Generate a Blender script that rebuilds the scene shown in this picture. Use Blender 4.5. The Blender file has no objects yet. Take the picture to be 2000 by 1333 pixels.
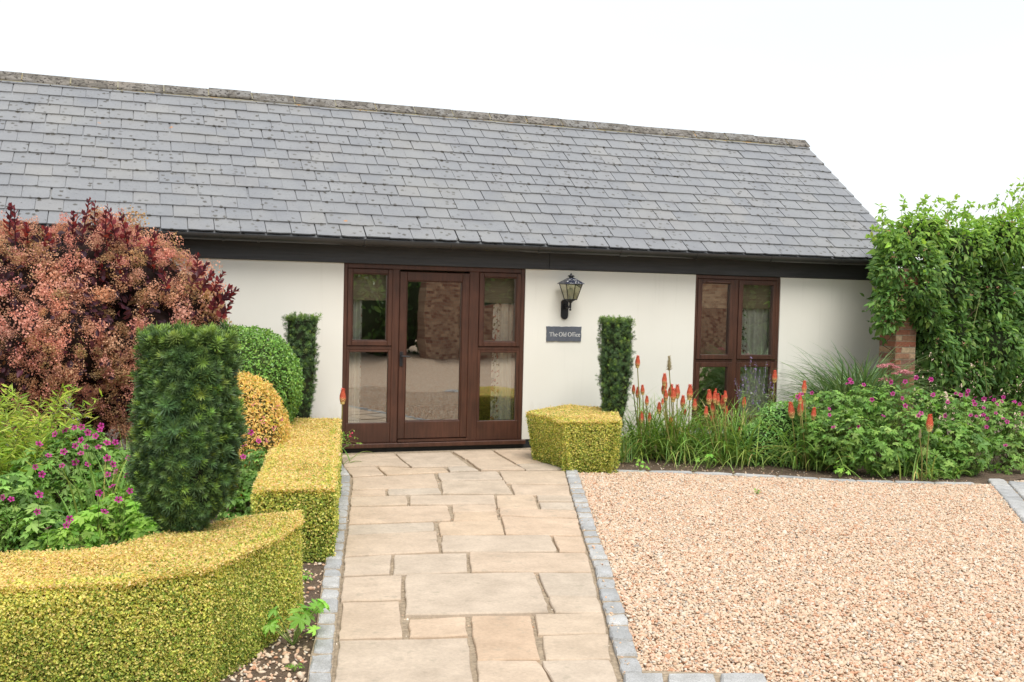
import bpy, math, random
import numpy as np
from mathutils import Matrix, Vector

random.seed(7)
rng = np.random.default_rng(7)
scene = bpy.context.scene
COL = scene.collection

# ------------------------------------------------------------------ camera
FPX, YAW, PITCH, ROLL, DIST, EYE = 2057.08, 0.34869, 0.04269, 0.0238, 11.527, 1.78878
fwd0 = np.array([math.sin(YAW), math.cos(YAW), 0.0]); rgt0 = np.array([math.cos(YAW), -math.sin(YAW), 0.0]); up0 = np.array([0, 0, 1.0])
fwd = fwd0 * math.cos(PITCH) - up0 * math.sin(PITCH)
upv = up0 * math.cos(PITCH) + fwd0 * math.sin(PITCH)
CX = rgt0 * math.cos(ROLL) + upv * math.sin(ROLL)
CY = upv * math.cos(ROLL) - rgt0 * math.sin(ROLL)
CAMP = np.array([0.0, -DIST, EYE])
cam = bpy.data.cameras.new('camera'); cam_ob = bpy.data.objects.new('camera', cam); COL.objects.link(cam_ob)
M = Matrix.Identity(4)
for i in range(3):
    M[i][0] = CX[i]; M[i][1] = CY[i]; M[i][2] = -fwd[i]; M[i][3] = CAMP[i]
cam_ob.matrix_world = M
cam.sensor_width = 36.0; cam.lens = FPX / 2000 * 36.0; cam.clip_end = 2000; cam.clip_start = 0.05
scene.camera = cam_ob

# ------------------------------------------------------------------ sky and sun
SUN_EL, SUN_AZ = math.radians(56), math.radians(182)      # azimuth clockwise from +Y: the sun stands behind the viewer's right
world = bpy.data.worlds.new('World'); scene.world = world; world.use_nodes = True
nt = world.node_tree; nt.nodes.clear()
wo = nt.nodes.new('ShaderNodeOutputWorld'); add = nt.nodes.new('ShaderNodeAddShader')
sky = nt.nodes.new('ShaderNodeTexSky'); sky.sky_type = 'NISHITA'; sky.sun_disc = False
sky.sun_elevation = SUN_EL; sky.sun_rotation = SUN_AZ
bg1 = nt.nodes.new('ShaderNodeBackground'); bg1.inputs[1].default_value = 0.02
bg2 = nt.nodes.new('ShaderNodeBackground'); bg2.inputs[1].default_value = 0.44
cn_ = nt.nodes.new('ShaderNodeTexNoise'); cn_.inputs['Scale'].default_value = 2.2; cn_.inputs['Detail'].default_value = 5
cm_ = nt.nodes.new('ShaderNodeMapping'); cm_.inputs['Scale'].default_value = (1, 1, 3); ct_ = nt.nodes.new('ShaderNodeTexCoord'); nt.links.new(ct_.outputs['Generated'], cm_.inputs[0]); nt.links.new(cm_.outputs[0], cn_.inputs['Vector'])
cr_ = nt.nodes.new('ShaderNodeValToRGB'); cr_.color_ramp.elements[0].position = .3; cr_.color_ramp.elements[0].color = (.92, .935, .945, 1); cr_.color_ramp.elements[1].position = .72; cr_.color_ramp.elements[1].color = (1.0, 1.0, .995, 1)
nt.links.new(cn_.outputs['Fac'], cr_.inputs[0]); nt.links.new(cr_.outputs[0], bg2.inputs[0])
nt.links.new(sky.outputs[0], bg1.inputs[0]); nt.links.new(bg1.outputs[0], add.inputs[0]); nt.links.new(bg2.outputs[0], add.inputs[1])
nt.links.new(add.outputs[0], wo.inputs[0])
sl = bpy.data.lights.new('sun', 'SUN'); sl.energy = 1.5; sl.angle = math.radians(32); sl.color = (1.0, 0.965, 0.91)
so = bpy.data.objects.new('sun', sl); COL.objects.link(so)
sd = Vector((math.sin(SUN_AZ) * math.cos(SUN_EL), math.cos(SUN_AZ) * math.cos(SUN_EL), math.sin(SUN_EL)))
so.rotation_euler = sd.to_track_quat('Z', 'Y').to_euler(); so.location = (0, -20, 30)
scene.view_settings.view_transform = 'Standard'; scene.view_settings.look = 'None'
scene.view_settings.exposure = 1.13; scene.view_settings.gamma = 1.0
try: scene.view_settings.use_curve_mapping = False
except Exception: pass

# ------------------------------------------------------------------ pixel -> place helpers (2000 x 1333 photograph)
def ray(px, py):
    return fwd + CX * (px - 1000) / FPX - CY * (py - 666.5) / FPX
def G(px, py, z=0.0):
    d = ray(px, py); return CAMP + d * ((z - EYE) / d[2])
def P(px, py, y):
    d = ray(px, py); return CAMP + d * ((y + DIST) / d[1])
def pxm(p):                      # photograph pixels per metre at a point
    return FPX / float(np.dot(np.asarray(p) - CAMP, fwd))
def proj(p):
    d = np.asarray(p, float) - CAMP; w = d @ fwd
    return np.stack([1000 + FPX * (d @ CX) / w, 666.5 - FPX * (d @ CY) / w], -1)

# ------------------------------------------------------------------ mesh helpers
ORG = {}
def tag(o, label=None, cat=None, group=None, kind=None):
    if label: o['label'] = label
    if cat: o['category'] = cat
    if group: o['group'] = group
    if kind: o['kind'] = kind
    return o
def thing(name, loc, label, cat, group=None):
    o = bpy.data.objects.new(name, None); COL.objects.link(o); o.location = tuple(float(a) for a in loc)
    o.empty_display_size = .2
    ORG[o.name] = np.array(loc, float); return tag(o, label, cat, group)
class Geo:
    def __init__(s): s.v = []; s.f = []; s.c = []; s.n = 0
    def add(s, v, faces, col=(1, 1, 1), mi=0, smooth=False):
        v = np.asarray(v, float).reshape(-1, 3)
        groups = {}
        for f in faces: groups.setdefault(len(f), []).append(f)
        for k, fl in groups.items(): s.f.append((np.array(fl, int) + s.n, mi, smooth))
        c = np.asarray(col, float)
        s.c.append(np.broadcast_to(c, (len(v), 3)) if c.ndim == 1 else c)
        s.v.append(v); s.n += len(v); return s
    def inst(s, proto, R, T, cols, mi=0, smooth=False):
        pv, pf = proto[0], proto[1]
        m, n = len(T), len(pv)
        if m == 0: return s
        V = np.einsum('mij,nj->mni', R, pv) + T[:, None, :]
        off = (np.arange(m) * n)[:, None, None] + s.n
        groups = {}
        for f in pf: groups.setdefault(len(f), []).append(f)
        for k, fl in groups.items():
            s.f.append(((np.array(fl, int)[None] + off).reshape(-1, k), mi, smooth))
        cols = np.asarray(cols, float)
        if cols.ndim == 1: cols = np.broadcast_to(cols, (m, 3))
        C_ = np.repeat(cols, n, axis=0)
        if len(proto) > 2: C_ = C_ * np.tile(proto[2], (m, 1))
        s.c.append(C_); s.v.append(V.reshape(-1, 3)); s.n += m * n; return s
    def mesh(s, name, mats, org=None):
        v = np.concatenate(s.v)
        if org is not None: v = v - org
        me = bpy.data.meshes.new(name)
        loops = np.concatenate([f.ravel() for f, _, _ in s.f])
        sizes = np.concatenate([np.full(len(f), f.shape[1]) for f, _, _ in s.f])
        mi = np.concatenate([np.full(len(f), m) for f, m, _ in s.f])
        sm = np.concatenate([np.full(len(f), b) for f, _, b in s.f])
        me.vertices.add(len(v)); me.vertices.foreach_set('co', v.ravel().astype(np.float32))
        me.loops.add(len(loops)); me.loops.foreach_set('vertex_index', loops.astype(np.int32))
        me.polygons.add(len(sizes))
        st = np.concatenate([[0], np.cumsum(sizes)[:-1]])
        me.polygons.foreach_set('loop_start', st.astype(np.int32)); me.polygons.foreach_set('loop_total', sizes.astype(np.int32))
        me.polygons.foreach_set('material_index', mi.astype(np.int32)); me.polygons.foreach_set('use_smooth', sm.astype(bool))
        ca = me.color_attributes.new('tint', 'FLOAT_COLOR', 'POINT')
        c = np.concatenate(s.c); c4 = np.ones((len(c), 4), np.float32); c4[:, :3] = c
        ca.data.foreach_set('color', c4.ravel())
        for m in (mats if isinstance(mats, (list, tuple)) else [mats]): me.materials.append(m)
        me.update(calc_edges=True); me.validate(); return me
    def build(s, name, mats, parent=None, kind=None, label=None, cat=None, group=None):
        org = ORG[parent.name] if parent is not None else np.zeros(3)
        o = bpy.data.objects.new(name, s.mesh(name, mats, org)); COL.objects.link(o)
        if parent is not None: o.parent = parent
        ORG[o.name] = org
        return tag(o, label, cat, group, kind)
def place(name, me, loc, rot=None, parent=None, scale=None):
    o = bpy.data.objects.new(name, me); COL.objects.link(o)
    org = ORG[parent.name] if parent is not None else np.zeros(3)
    if parent is not None: o.parent = parent
    m = Matrix.Translation(Vector([float(a) for a in (np.asarray(loc) - org)]))
    if rot is not None: m = m @ rot
    if scale is not None: m = m @ Matrix.Diagonal((*scale, 1))
    o.matrix_local = m
    ORG[o.name] = np.asarray(loc, float)
    return o
BOXF = [(0, 3, 2, 1), (4, 5, 6, 7), (0, 1, 5, 4), (1, 2, 6, 5), (2, 3, 7, 6), (3, 0, 4, 7)]
def box(g, x0, x1, y0, y1, z0, z1, col=(1, 1, 1), mi=0):
    g.add([(x0, y0, z0), (x1, y0, z0), (x1, y1, z0), (x0, y1, z0), (x0, y0, z1), (x1, y0, z1), (x1, y1, z1), (x0, y1, z1)], BOXF, col, mi); return g
def cbox(g, x0, x1, y0, y1, z0, z1, b=.004, col=(1, 1, 1), mi=0):     # box with its front (-y) edges chamfered
    v = [(x0, y1, z0), (x1, y1, z0), (x1, y1, z1), (x0, y1, z1), (x0, y0 + b, z0), (x1, y0 + b, z0), (x1, y0 + b, z1), (x0, y0 + b, z1),
         (x0 + b, y0, z0 + b), (x1 - b, y0, z0 + b), (x1 - b, y0, z1 - b), (x0 + b, y0, z1 - b)]
    f = [(3, 2, 1, 0), (0, 1, 5, 4), (1, 2, 6, 5), (2, 3, 7, 6), (3, 0, 4, 7), (4, 5, 9, 8), (5, 6, 10, 9), (6, 7, 11, 10), (7, 4, 8, 11), (8, 9, 10, 11)]
    g.add(v, f, col, mi); return g
def ringframe(g, x0, x1, z0, z1, w, y0, y1, b=.004, wb=None, wt=None):  # rectangular frame in the facade plane
    wb = wb or w; wt = wt or w
    cbox(g, x0, x0 + w, y0, y1, z0, z1, b); cbox(g, x1 - w, x1, y0, y1, z0, z1, b)
    cbox(g, x0 + w, x1 - w, y0 + .0015, y1, z0, z0 + wb, b); cbox(g, x0 + w, x1 - w, y0 + .0015, y1, z1 - wt, z1, b)
def tube(g, pts, rad, n=6, col=(1, 1, 1), mi=0, cap=True, smooth=True):
    pts = np.asarray(pts, float); m = len(pts); rad = np.broadcast_to(np.asarray(rad, float), (m,))
    t = np.gradient(pts, axis=0); t /= np.linalg.norm(t, axis=1)[:, None] + 1e-9
    ref = np.array([0, 0, 1.0]) if abs(t[:, 2]).mean() < .8 else np.array([1.0, 0, 0])
    a = np.cross(t, ref); a /= np.linalg.norm(a, axis=1)[:, None] + 1e-9; b = np.cross(t, a)
    th = np.arange(n) * 2 * math.pi / n
    V = pts[:, None] + rad[:, None, None] * (a[:, None] * np.cos(th)[None, :, None] + b[:, None] * np.sin(th)[None, :, None])
    f = []
    for i in range(m - 1):
        for j in range(n):
            k = (j + 1) % n; f.append((i * n + j, i * n + k, (i + 1) * n + k, (i + 1) * n + j))
    g.add(V.reshape(-1, 3), f, col, mi, smooth)
    if cap:
        g.add(V[0], [tuple(range(n))], col, mi); g.add(V[-1], [tuple(range(n))[::-1]], col, mi)
    return g
def lathe(g, prof, c, n=16, col=(1, 1, 1), mi=0, smooth=True):
    prof = np.asarray(prof, float); m = len(prof); th = np.arange(n) * 2 * math.pi / n
    V = np.stack([c[0] + prof[:, 0:1] * np.cos(th), c[1] + prof[:, 0:1] * np.sin(th), c[2] + np.repeat(prof[:, 1:2], n, 1)], -1)
    f = [(i * n + j, i * n + (j + 1) % n, (i + 1) * n + (j + 1) % n, (i + 1) * n + j) for i in range(m - 1) for j in range(n)]
    g.add(V.reshape(-1, 3), f, col, mi, smooth); return g
def prism(g, poly, z0, z1, col=(1, 1, 1), mi=0):
    n = len(poly); v = [(p[0], p[1], z0) for p in poly] + [(p[0], p[1], z1) for p in poly]
    g.add(v, [tuple(range(n, 2 * n)), tuple(range(n))[::-1]] + [(i, (i + 1) % n, n + (i + 1) % n, n + i) for i in range(n)], col, mi); return g
def ccw(poly):
    a = sum(poly[i][0] * poly[(i + 1) % len(poly)][1] - poly[(i + 1) % len(poly)][0] * poly[i][1] for i in range(len(poly)))
    return list(poly) if a > 0 else list(poly)[::-1]
def inpoly(pts, poly):
    x, y = pts[:, 0], pts[:, 1]; r = np.zeros(len(pts), bool); n = len(poly)
    for i in range(n):
        x0, y0 = poly[i][:2]; x1, y1 = poly[(i + 1) % n][:2]
        c = ((y0 > y) != (y1 > y)); r ^= c & (x < (x1 - x0) * (y - y0) / (y1 - y0 + 1e-12) + x0)
    return r
def unit(v): return v / (np.linalg.norm(v, axis=-1, keepdims=True) + 1e-9)
def rotz(N, ang=None):           # frames whose z axis is N, spun at random; y axis of the proto leads
    m = len(N); N = unit(N); r = unit(rng.normal(size=(m, 3))); X = unit(np.cross(r, N)); Y = np.cross(N, X)
    return np.stack([X, Y, N], -1)
def roty(D, upb=None):           # frames whose y axis is D
    D = unit(D); r = unit(rng.normal(size=D.shape)) if upb is None else np.broadcast_to(upb, D.shape) + .25 * rng.normal(size=D.shape)
    X = unit(np.cross(D, r)); Z = np.cross(X, D); return np.stack([X, D, Z], -1)
def pick(pal, w, m, jit=.12, gain=1.55):
    pal = np.array(pal, float) * gain; w = np.array(w, float); i = rng.choice(len(pal), m, p=w / w.sum())
    return np.clip(pal[i] * (1 + jit * rng.normal(size=(m, 1))) * (1 + .05 * rng.normal(size=(m, 3))), .002, .95)
def lumps(p, f=3.0, seed=0):
    r = np.random.default_rng(seed); o = np.zeros(len(p))
    for k in range(5):
        d = r.normal(size=3); d /= np.linalg.norm(d); o += np.sin(p @ d * f * (1 + .5 * k) * 2 + r.uniform(0, 6.28)) / (1 + .4 * k)
    return o / 2.6

# ------------------------------------------------------------------ materials
def newmat(name):
    m = bpy.data.materials.new(name); m.use_nodes = True; t = m.node_tree; t.nodes.clear()
    o = t.nodes.new('ShaderNodeOutputMaterial'); b = t.nodes.new('ShaderNodeBsdfPrincipled'); t.links.new(b.outputs[0], o.inputs[0])
    return m, t, b, o
def N_(t, kind, **kw):
    n = t.nodes.new(kind)
    for k, v in kw.items(): setattr(n, k, v)
    return n
def coords(t, scale=(1, 1, 1), obj=True):
    c = N_(t, 'ShaderNodeTexCoord'); mp = N_(t, 'ShaderNodeMapping'); mp.inputs['Scale'].default_value = scale
    t.links.new(c.outputs['Object'], mp.inputs[0]); return mp.outputs[0]
def wcoords(t, scale=(1, 1, 1)):
    c = N_(t, 'ShaderNodeNewGeometry'); mp = N_(t, 'ShaderNodeMapping'); mp.inputs['Scale'].default_value = scale
    t.links.new(c.outputs['Position'], mp.inputs[0]); return mp.outputs[0]
def noise(t, vec, scale, detail=4, rough=.6):
    n = N_(t, 'ShaderNodeTexNoise'); n.inputs['Scale'].default_value = scale; n.inputs['Detail'].default_value = detail; n.inputs['Roughness'].default_value = rough
    t.links.new(vec, n.inputs['Vector']); return n.outputs['Fac']
def ramp(t, fac, stops, interp='LINEAR'):
    r = N_(t, 'ShaderNodeValToRGB'); r.color_ramp.interpolation = interp; e = r.color_ramp.elements
    while len(e) < len(stops): e.new(.5)
    for i, (p, c) in enumerate(stops):
        e[i].position = p; e[i].color = (*c, 1) if len(c) == 3 else c
    t.links.new(fac, r.inputs[0]); return r.outputs[0]
def mixc(t, fac, a, b, mode='MIX'):
    m = N_(t, 'ShaderNodeMix', data_type='RGBA', blend_type=mode)
    for s, v in ((m.inputs[0], fac), (m.inputs[6], a), (m.inputs[7], b)):
        if hasattr(v, 'is_linked') or hasattr(v, 'links'): t.links.new(v, s)
        elif isinstance(v, (int, float)): s.default_value = v
        else: s.default_value = (*v, 1)
    return m.outputs[2]
def bump(t, b, h, strength=.3, dist=.01):
    n = N_(t, 'ShaderNodeBump'); n.inputs['Strength'].default_value = strength; n.inputs['Distance'].default_value = dist
    t.links.new(h, n.inputs['Height']); t.links.new(n.outputs[0], b.inputs['Normal'])
def attr(t, name='tint'):
    a = N_(t, 'ShaderNodeAttribute'); a.attribute_name = name; return a.outputs['Color']
def flat(name, c, rough=.5, metal=0, spec=.5, nz=0, nscale=20):
    m, t, b, o = newmat(name); b.inputs['Roughness'].default_value = rough; b.inputs['Metallic'].default_value = metal
    b.inputs['Specular IOR Level'].default_value = spec
    v = wcoords(t); f = noise(t, v, nscale)
    k = nz or .12
    t.links.new(ramp(t, f, [(.25, tuple(x * (1 - k) for x in c)), (.75, tuple(min(1, x * (1 + k)) for x in c))]), b.inputs['Base Color'])
    return m
def leafmat(name, trans=.3, rough=.5, spec=.35, gain=(1.25, 1.25, .7)):
    m, t, b, o = newmat(name); c = attr(t); t.links.new(c, b.inputs['Base Color']); b.inputs['Roughness'].default_value = rough
    b.inputs['Specular IOR Level'].default_value = spec
    tr = N_(t, 'ShaderNodeBsdfTranslucent'); t.links.new(mixc(t, 1.0, c, gain, 'MULTIPLY'), tr.inputs[0])
    mx = N_(t, 'ShaderNodeMixShader'); mx.inputs[0].default_value = trans
    t.links.new(b.outputs[0], mx.inputs[1]); t.links.new(tr.outputs[0], mx.inputs[2]); t.links.new(mx.outputs[0], o.inputs[0]); return m
def tintmat(name, rough=.7, spec=.3, nscale=30, k=.15, bumps=0, bdist=.004):
    m, t, b, o = newmat(name); v = wcoords(t); f = noise(t, v, nscale)
    t.links.new(mixc(t, 1.0, attr(t), ramp(t, f, [(.2, (1 - k,) * 3), (.8, (1 + k,) * 3)]), 'MULTIPLY'), b.inputs['Base Color'])
    b.inputs['Roughness'].default_value = rough; b.inputs['Specular IOR Level'].default_value = spec
    if bumps: bump(t, b, noise(t, v, nscale * 3), bumps, bdist)
    return m
def woodmat(name, c1, c2, rough=.38):
    m, t, b, o = newmat(name); f = noise(t, wcoords(t, (40, 40, 3)), 1.0, 5); f2 = noise(t, wcoords(t), 2.5, 2)
    c = ramp(t, f, [(.25, c1), (.75, c2)]); c = mixc(t, 1.0, c, ramp(t, f2, [(.3, (.75, .75, .75)), (.7, (1.2, 1.15, 1.1))]), 'MULTIPLY')
    t.links.new(c, b.inputs['Base Color']); b.inputs['Roughness'].default_value = rough; bump(t, b, f, .08, .002); return m

LEAF = leafmat('leaf', .38); NEEDLE = leafmat('needle', .15, .45, .4); HEDGELEAF = leafmat('hedge_leaf', .42, .5, .35, (1.15, 1.15, .9)); PETAL = leafmat('petal', .3, .6, .2, (1, 1, 1)); GLOSSLEAF = leafmat('glossy_leaf', .22, .38, .5)
BLADE = leafmat('blade', .25, .45, .4)
BARK = tintmat('bark', .85, .2, 40, .3, .4)
# render wall
MWALL, t, b, o = newmat('cream_render')
f = noise(t, wcoords(t), 1.3, 3); f2 = noise(t, wcoords(t), 160, 3)
c = ramp(t, f, [(.3, (.73, .71, .64)), (.7, (.765, .745, .675))])
gz = N_(t, 'ShaderNodeNewGeometry'); sz_ = N_(t, 'ShaderNodeSeparateXYZ'); t.links.new(gz.outputs['Position'], sz_.inputs[0])
f3 = noise(t, wcoords(t, (3, 3, 1.2)), 4, 5); ad_ = N_(t, 'ShaderNodeMath', operation='MULTIPLY_ADD'); t.links.new(f3, ad_.inputs[0]); ad_.inputs[1].default_value = -.55; t.links.new(sz_.outputs[2], ad_.inputs[2])
c = mixc(t, ramp(t, ad_.outputs[0], [(-.2 + .2, (.32, .32, .32)), (.22, (0, 0, 0))]), c, (.42, .38, .28))
st_ = ramp(t, noise(t, wcoords(t, (5, 5, .25)), 3, 4), [(.6, (0, 0, 0)), (.8, (.16, .16, .16))]); c = mixc(t, st_, c, (.5, .48, .41)); t.links.new(c, b.inputs['Base Color'])
b.inputs['Roughness'].default_value = .85; b.inputs['Specular IOR Level'].default_value = .2; bump(t, b, f2, .12, .003)
MWOOD = woodmat('mahogany_stain', (.044, .0185, .0112), (.095, .038, .023))
MBEAM, t, b, o = newmat('black_stained_timber')
f = noise(t, wcoords(t, (2, 30, 30)), 1.0, 5)
t.links.new(ramp(t, f, [(.25, (.026, .027, .030)), (.8, (.06, .062, .068))]), b.inputs['Base Color']); b.inputs['Roughness'].default_value = .6; bump(t, b, f, .25, .004)
MGUT = flat('black_gutter_plastic', (.028, .027, .026), .36, nz=.2, nscale=4)
MPLINTH = flat('black_paint', (.014, .015, .016), .6, nz=.3)
MIRON = flat('black_iron', (.012, .012, .014), .42, nz=.3, nscale=60)
MDARK = flat('dark_underlay', (.02, .02, .022), .8)
# slate: tint.r carries the piece's own random value when joined; single pieces use the object's random value
def slatemat():
    m, t, b, o = newmat('roof_slate'); oi = N_(t, 'ShaderNodeObjectInfo'); sep = N_(t, 'ShaderNodeSeparateColor'); t.links.new(attr(t), sep.inputs[0])
    ad = N_(t, 'ShaderNodeMath', operation='ADD'); t.links.new(oi.outputs['Random'], ad.inputs[0]); t.links.new(sep.outputs[0], ad.inputs[1])
    fr = N_(t, 'ShaderNodeMath', operation='FRACT'); t.links.new(ad.outputs[0], fr.inputs[0])
    base = ramp(t, fr.outputs[0], [(0, (.195, .202, .213)), (.3, (.212, .218, .226)), (.55, (.218, .222, .229)), (.8, (.212, .217, .224)), (1, (.236, .235, .233))])
    w = wcoords(t); n1 = noise(t, w, 3.0, 5); n2 = noise(t, w, 45, 5)
    c = mixc(t, 1.0, base, ramp(t, n1, [(.25, (.88, .88, .9)), (.75, (1.1, 1.1, 1.08))]), 'MULTIPLY')
    c = mixc(t, 1.0, c, ramp(t, n2, [(.3, (.92, .92, .92)), (.7, (1.06, 1.06, 1.06))]), 'MULTIPLY')
    # lichen spots: small dark cells, clustered by a broad noise
    vo = N_(t, 'ShaderNodeTexVoronoi'); vo.inputs['Scale'].default_value = 11; t.links.new(w, vo.inputs['Vector'])
    nn = noise(t, w, 60, 3); s1 = N_(t, 'ShaderNodeMath', operation='MULTIPLY_ADD'); t.links.new(nn, s1.inputs[0]); s1.inputs[1].default_value = .45; t.links.new(vo.outputs['Distance'], s1.inputs[2])
    sp = ramp(t, s1.outputs[0], [(.42, (1, 1, 1)), (.48, (0, 0, 0))]); cl = ramp(t, noise(t, w, 1.6, 3), [(.40, (0, 0, 0)), (.52, (1, 1, 1))])
    fac = mixc(t, 1.0, sp, cl, 'MULTIPLY'); c = mixc(t, fac, c, (.07, .065, .055))
    v2 = N_(t, 'ShaderNodeTexVoronoi'); v2.inputs['Scale'].default_value = 1.1; t.links.new(w, v2.inputs['Vector'])
    s2 = N_(t, 'ShaderNodeMath', operation='MULTIPLY_ADD'); t.links.new(nn, s2.inputs[0]); s2.inputs[1].default_value = .07; t.links.new(v2.outputs['Distance'], s2.inputs[2])
    c = mixc(t, ramp(t, s2.outputs[0], [(.052, (1, 1, 1)), (.062, (0, 0, 0))]), c, (.42, .18, .05))
    spk = ramp(t, noise(t, w, 38, 2), [(.68, (0, 0, 0)), (.71, (.8, .8, .8))]); lowz = N_(t, 'ShaderNodeSeparateXYZ'); t.links.new(w, lowz.inputs[0])
    wob = N_(t, 'ShaderNodeMath', operation='MULTIPLY_ADD'); t.links.new(n1, wob.inputs[0]); wob.inputs[1].default_value = 1.1; t.links.new(lowz.outputs[2], wob.inputs[2])
    c = mixc(t, mixc(t, 1.0, spk, ramp(t, wob.outputs[0], [(0, (1, 1, 1)), (1, (1, 1, 1))]), 'MULTIPLY'), c, (.09, .085, .07))
    pale = ramp(t, noise(t, w, 1.1, 4), [(.52, (0, 0, 0)), (.72, (.35, .35, .35))]); c = mixc(t, pale, c, (.27, .262, .235))
    t.links.new(c, b.inputs['Base Color']); b.inputs['Roughness'].default_value = .34; b.inputs['Specular IOR Level'].default_value = .6
    bump(t, b, n2, .12, .003); return m
MSLATE = slatemat()
MRIDGE, t, b, o = newmat('ridge_concrete')
w = wcoords(t); n1 = noise(t, w, 7, 5); n2 = noise(t, w, 26, 4); nx = noise(t, w, .7, 2)
c = ramp(t, nx, [(.3, (.185, .182, .172)), (.7, (.20, .172, .142))])
c = mixc(t, ramp(t, n1, [(.47, (0, 0, 0)), (.53, (1, 1, 1))]), c, (.12, .108, .09)); c = mixc(t, ramp(t, n2, [(.54, (0, 0, 0)), (.58, (1, 1, 1))]), c, (.045, .038, .032))
t.links.new(c, b.inputs['Base Color']); b.inputs['Roughness'].default_value = .9; bump(t, b, n2, .3, .006)
MMORTAR, t, b, o = newmat('lichened_mortar')
t.links.new(ramp(t, noise(t, wcoords(t), 9, 4), [(.3, (.27, .255, .21)), (.55, (.24, .215, .13)), (.72, (.42, .22, .08))]), b.inputs['Base Color']); b.inputs['Roughness'].default_value = .95
# glass
def glassmat(name, fac=.16, tint=(.93, .96, .94)):
    m, t, b, o = newmat(name); t.nodes.remove(b)
    tr = N_(t, 'ShaderNodeBsdfTransparent'); tr.inputs[0].default_value = (*tint, 1); gl = N_(t, 'ShaderNodeBsdfGlossy'); gl.inputs['Roughness'].default_value = .012
    gl.inputs[0].default_value = (.95, .95, .92, 1)
    fr = N_(t, 'ShaderNodeLayerWeight'); fr.inputs[0].default_value = .25; mm = N_(t, 'ShaderNodeMath', operation='MULTIPLY_ADD'); t.links.new(fr.outputs['Fresnel'], mm.inputs[0]); mm.inputs[1].default_value = .8; mm.inputs[2].default_value = fac
    nb = N_(t, 'ShaderNodeBump'); nb.inputs['Strength'].default_value = .02; nb.inputs['Distance'].default_value = .05; t.links.new(noise(t, wcoords(t), 2.2, 1), nb.inputs['Height']); t.links.new(nb.outputs[0], gl.inputs['Normal'])
    mx = N_(t, 'ShaderNodeMixShader'); t.links.new(mm.outputs[0], mx.inputs[0]); t.links.new(tr.outputs[0], mx.inputs[1]); t.links.new(gl.outputs[0], mx.inputs[2]); t.links.new(mx.outputs[0], o.inputs[0]); return m
MGLASS = glassmat('window_glass', .36); MLAMPGLASS = glassmat('lamp_glass', .08, (.85, .84, .72))
# curtain cloth: cream with a printed floral band (flat print)
def curtainmat(name, bandx, bw):
    m, t, b, o = newmat(name); g = N_(t, 'ShaderNodeNewGeometry'); sx = N_(t, 'ShaderNodeSeparateXYZ'); t.links.new(g.outputs['Position'], sx.inputs[0])
    d = N_(t, 'ShaderNodeMath', operation='SUBTRACT'); t.links.new(sx.outputs[0], d.inputs[0]); d.inputs[1].default_value = bandx
    ab = N_(t, 'ShaderNodeMath', operation='ABSOLUTE'); t.links.new(d.outputs[0], ab.inputs[0])
    band = ramp(t, ab.outputs[0], [(bw * .8, (1, 1, 1)), (bw, (0, 0, 0))])
    w = wcoords(t); n1 = noise(t, w, 22, 3); fl = ramp(t, n1, [(.52, (0, 0, 0)), (.56, (1, 1, 1))]); hue = ramp(t, noise(t, w, 9, 1), [(.42, (.09, .13, .05)), (.5, (.12, .07, .06)), (.58, (.4, .14, .1))])
    c = mixc(t, mixc(t, 1.0, band, fl, 'MULTIPLY'), (.72, .70, .60), hue); t.links.new(c, b.inputs['Base Color']); b.inputs['Roughness'].default_value = .9
    return m
MBLIND, t, b, o = newmat('woven_blind')
f = noise(t, wcoords(t, (4, 4, 220)), 1.0, 3)
t.links.new(ramp(t, f, [(.3, (.30, .22, .14)), (.7, (.42, .33, .22))]), b.inputs['Base Color']); b.inputs['Roughness'].default_value = .9
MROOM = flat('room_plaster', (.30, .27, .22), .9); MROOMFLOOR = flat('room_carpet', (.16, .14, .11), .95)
MSIGN, t, b, o = newmat('sign_slate')
f = noise(t, wcoords(t), 30, 5); t.links.new(ramp(t, f, [(.3, (.075, .085, .105)), (.7, (.105, .115, .14))]), b.inputs['Base Color']); b.inputs['Roughness'].default_value = .6; bump(t, b, f, .4, .004)
MLETTER = flat('white_letter_paint', (.75, .75, .72), .6)
# stone
MFLAG, t, b, o = newmat('sandstone_flag')
oi = N_(t, 'ShaderNodeObjectInfo'); w = wcoords(t)
base = ramp(t, oi.outputs['Random'], [(0, (.54, .395, .28)), (.22, (.56, .43, .31)), (.42, (.51, .43, .345)), (.6, (.565, .43, .315)), (.8, (.54, .435, .335)), (1, (.49, .42, .345))])
n1 = noise(t, w, 4, 6, .65); n2 = noise(t, w, 55, 4); n3 = noise(t, w, 14, 5)
c = mixc(t, 1.0, base, ramp(t, n1, [(.25, (.78, .77, .75)), (.7, (1.1, 1.1, 1.09))]), 'MULTIPLY'); c = mixc(t, 1.0, c, ramp(t, n2, [(.3, (.9, .9, .9)), (.7, (1.08, 1.08, 1.07))]), 'MULTIPLY')
c = mixc(t, ramp(t, n3, [(.58, (0, 0, 0)), (.72, (.6, .6, .6))]), c, (.33, .285, .215)); c = mixc(t, ramp(t, noise(t, w, 120, 2), [(.68, (0, 0, 0)), (.74, (.6, .6, .6))]), c, (.17, .15, .12))
t.links.new(c, b.inputs['Base Color']); b.inputs['Roughness'].default_value = .88; b.inputs['Specular IOR Level'].default_value = .25; bump(t, b, n3, .35, .012)
MSETT, t, b, o = newmat('grey_granite')
oi = N_(t, 'ShaderNodeObjectInfo'); w = wcoords(t)
base = ramp(t, oi.outputs['Random'], [(0, (.36, .365, .365)), (.5, (.43, .43, .425)), (1, (.48, .475, .46))])
n1 = noise(t, w, 140, 4); n2 = noise(t, w, 9, 4)
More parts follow.
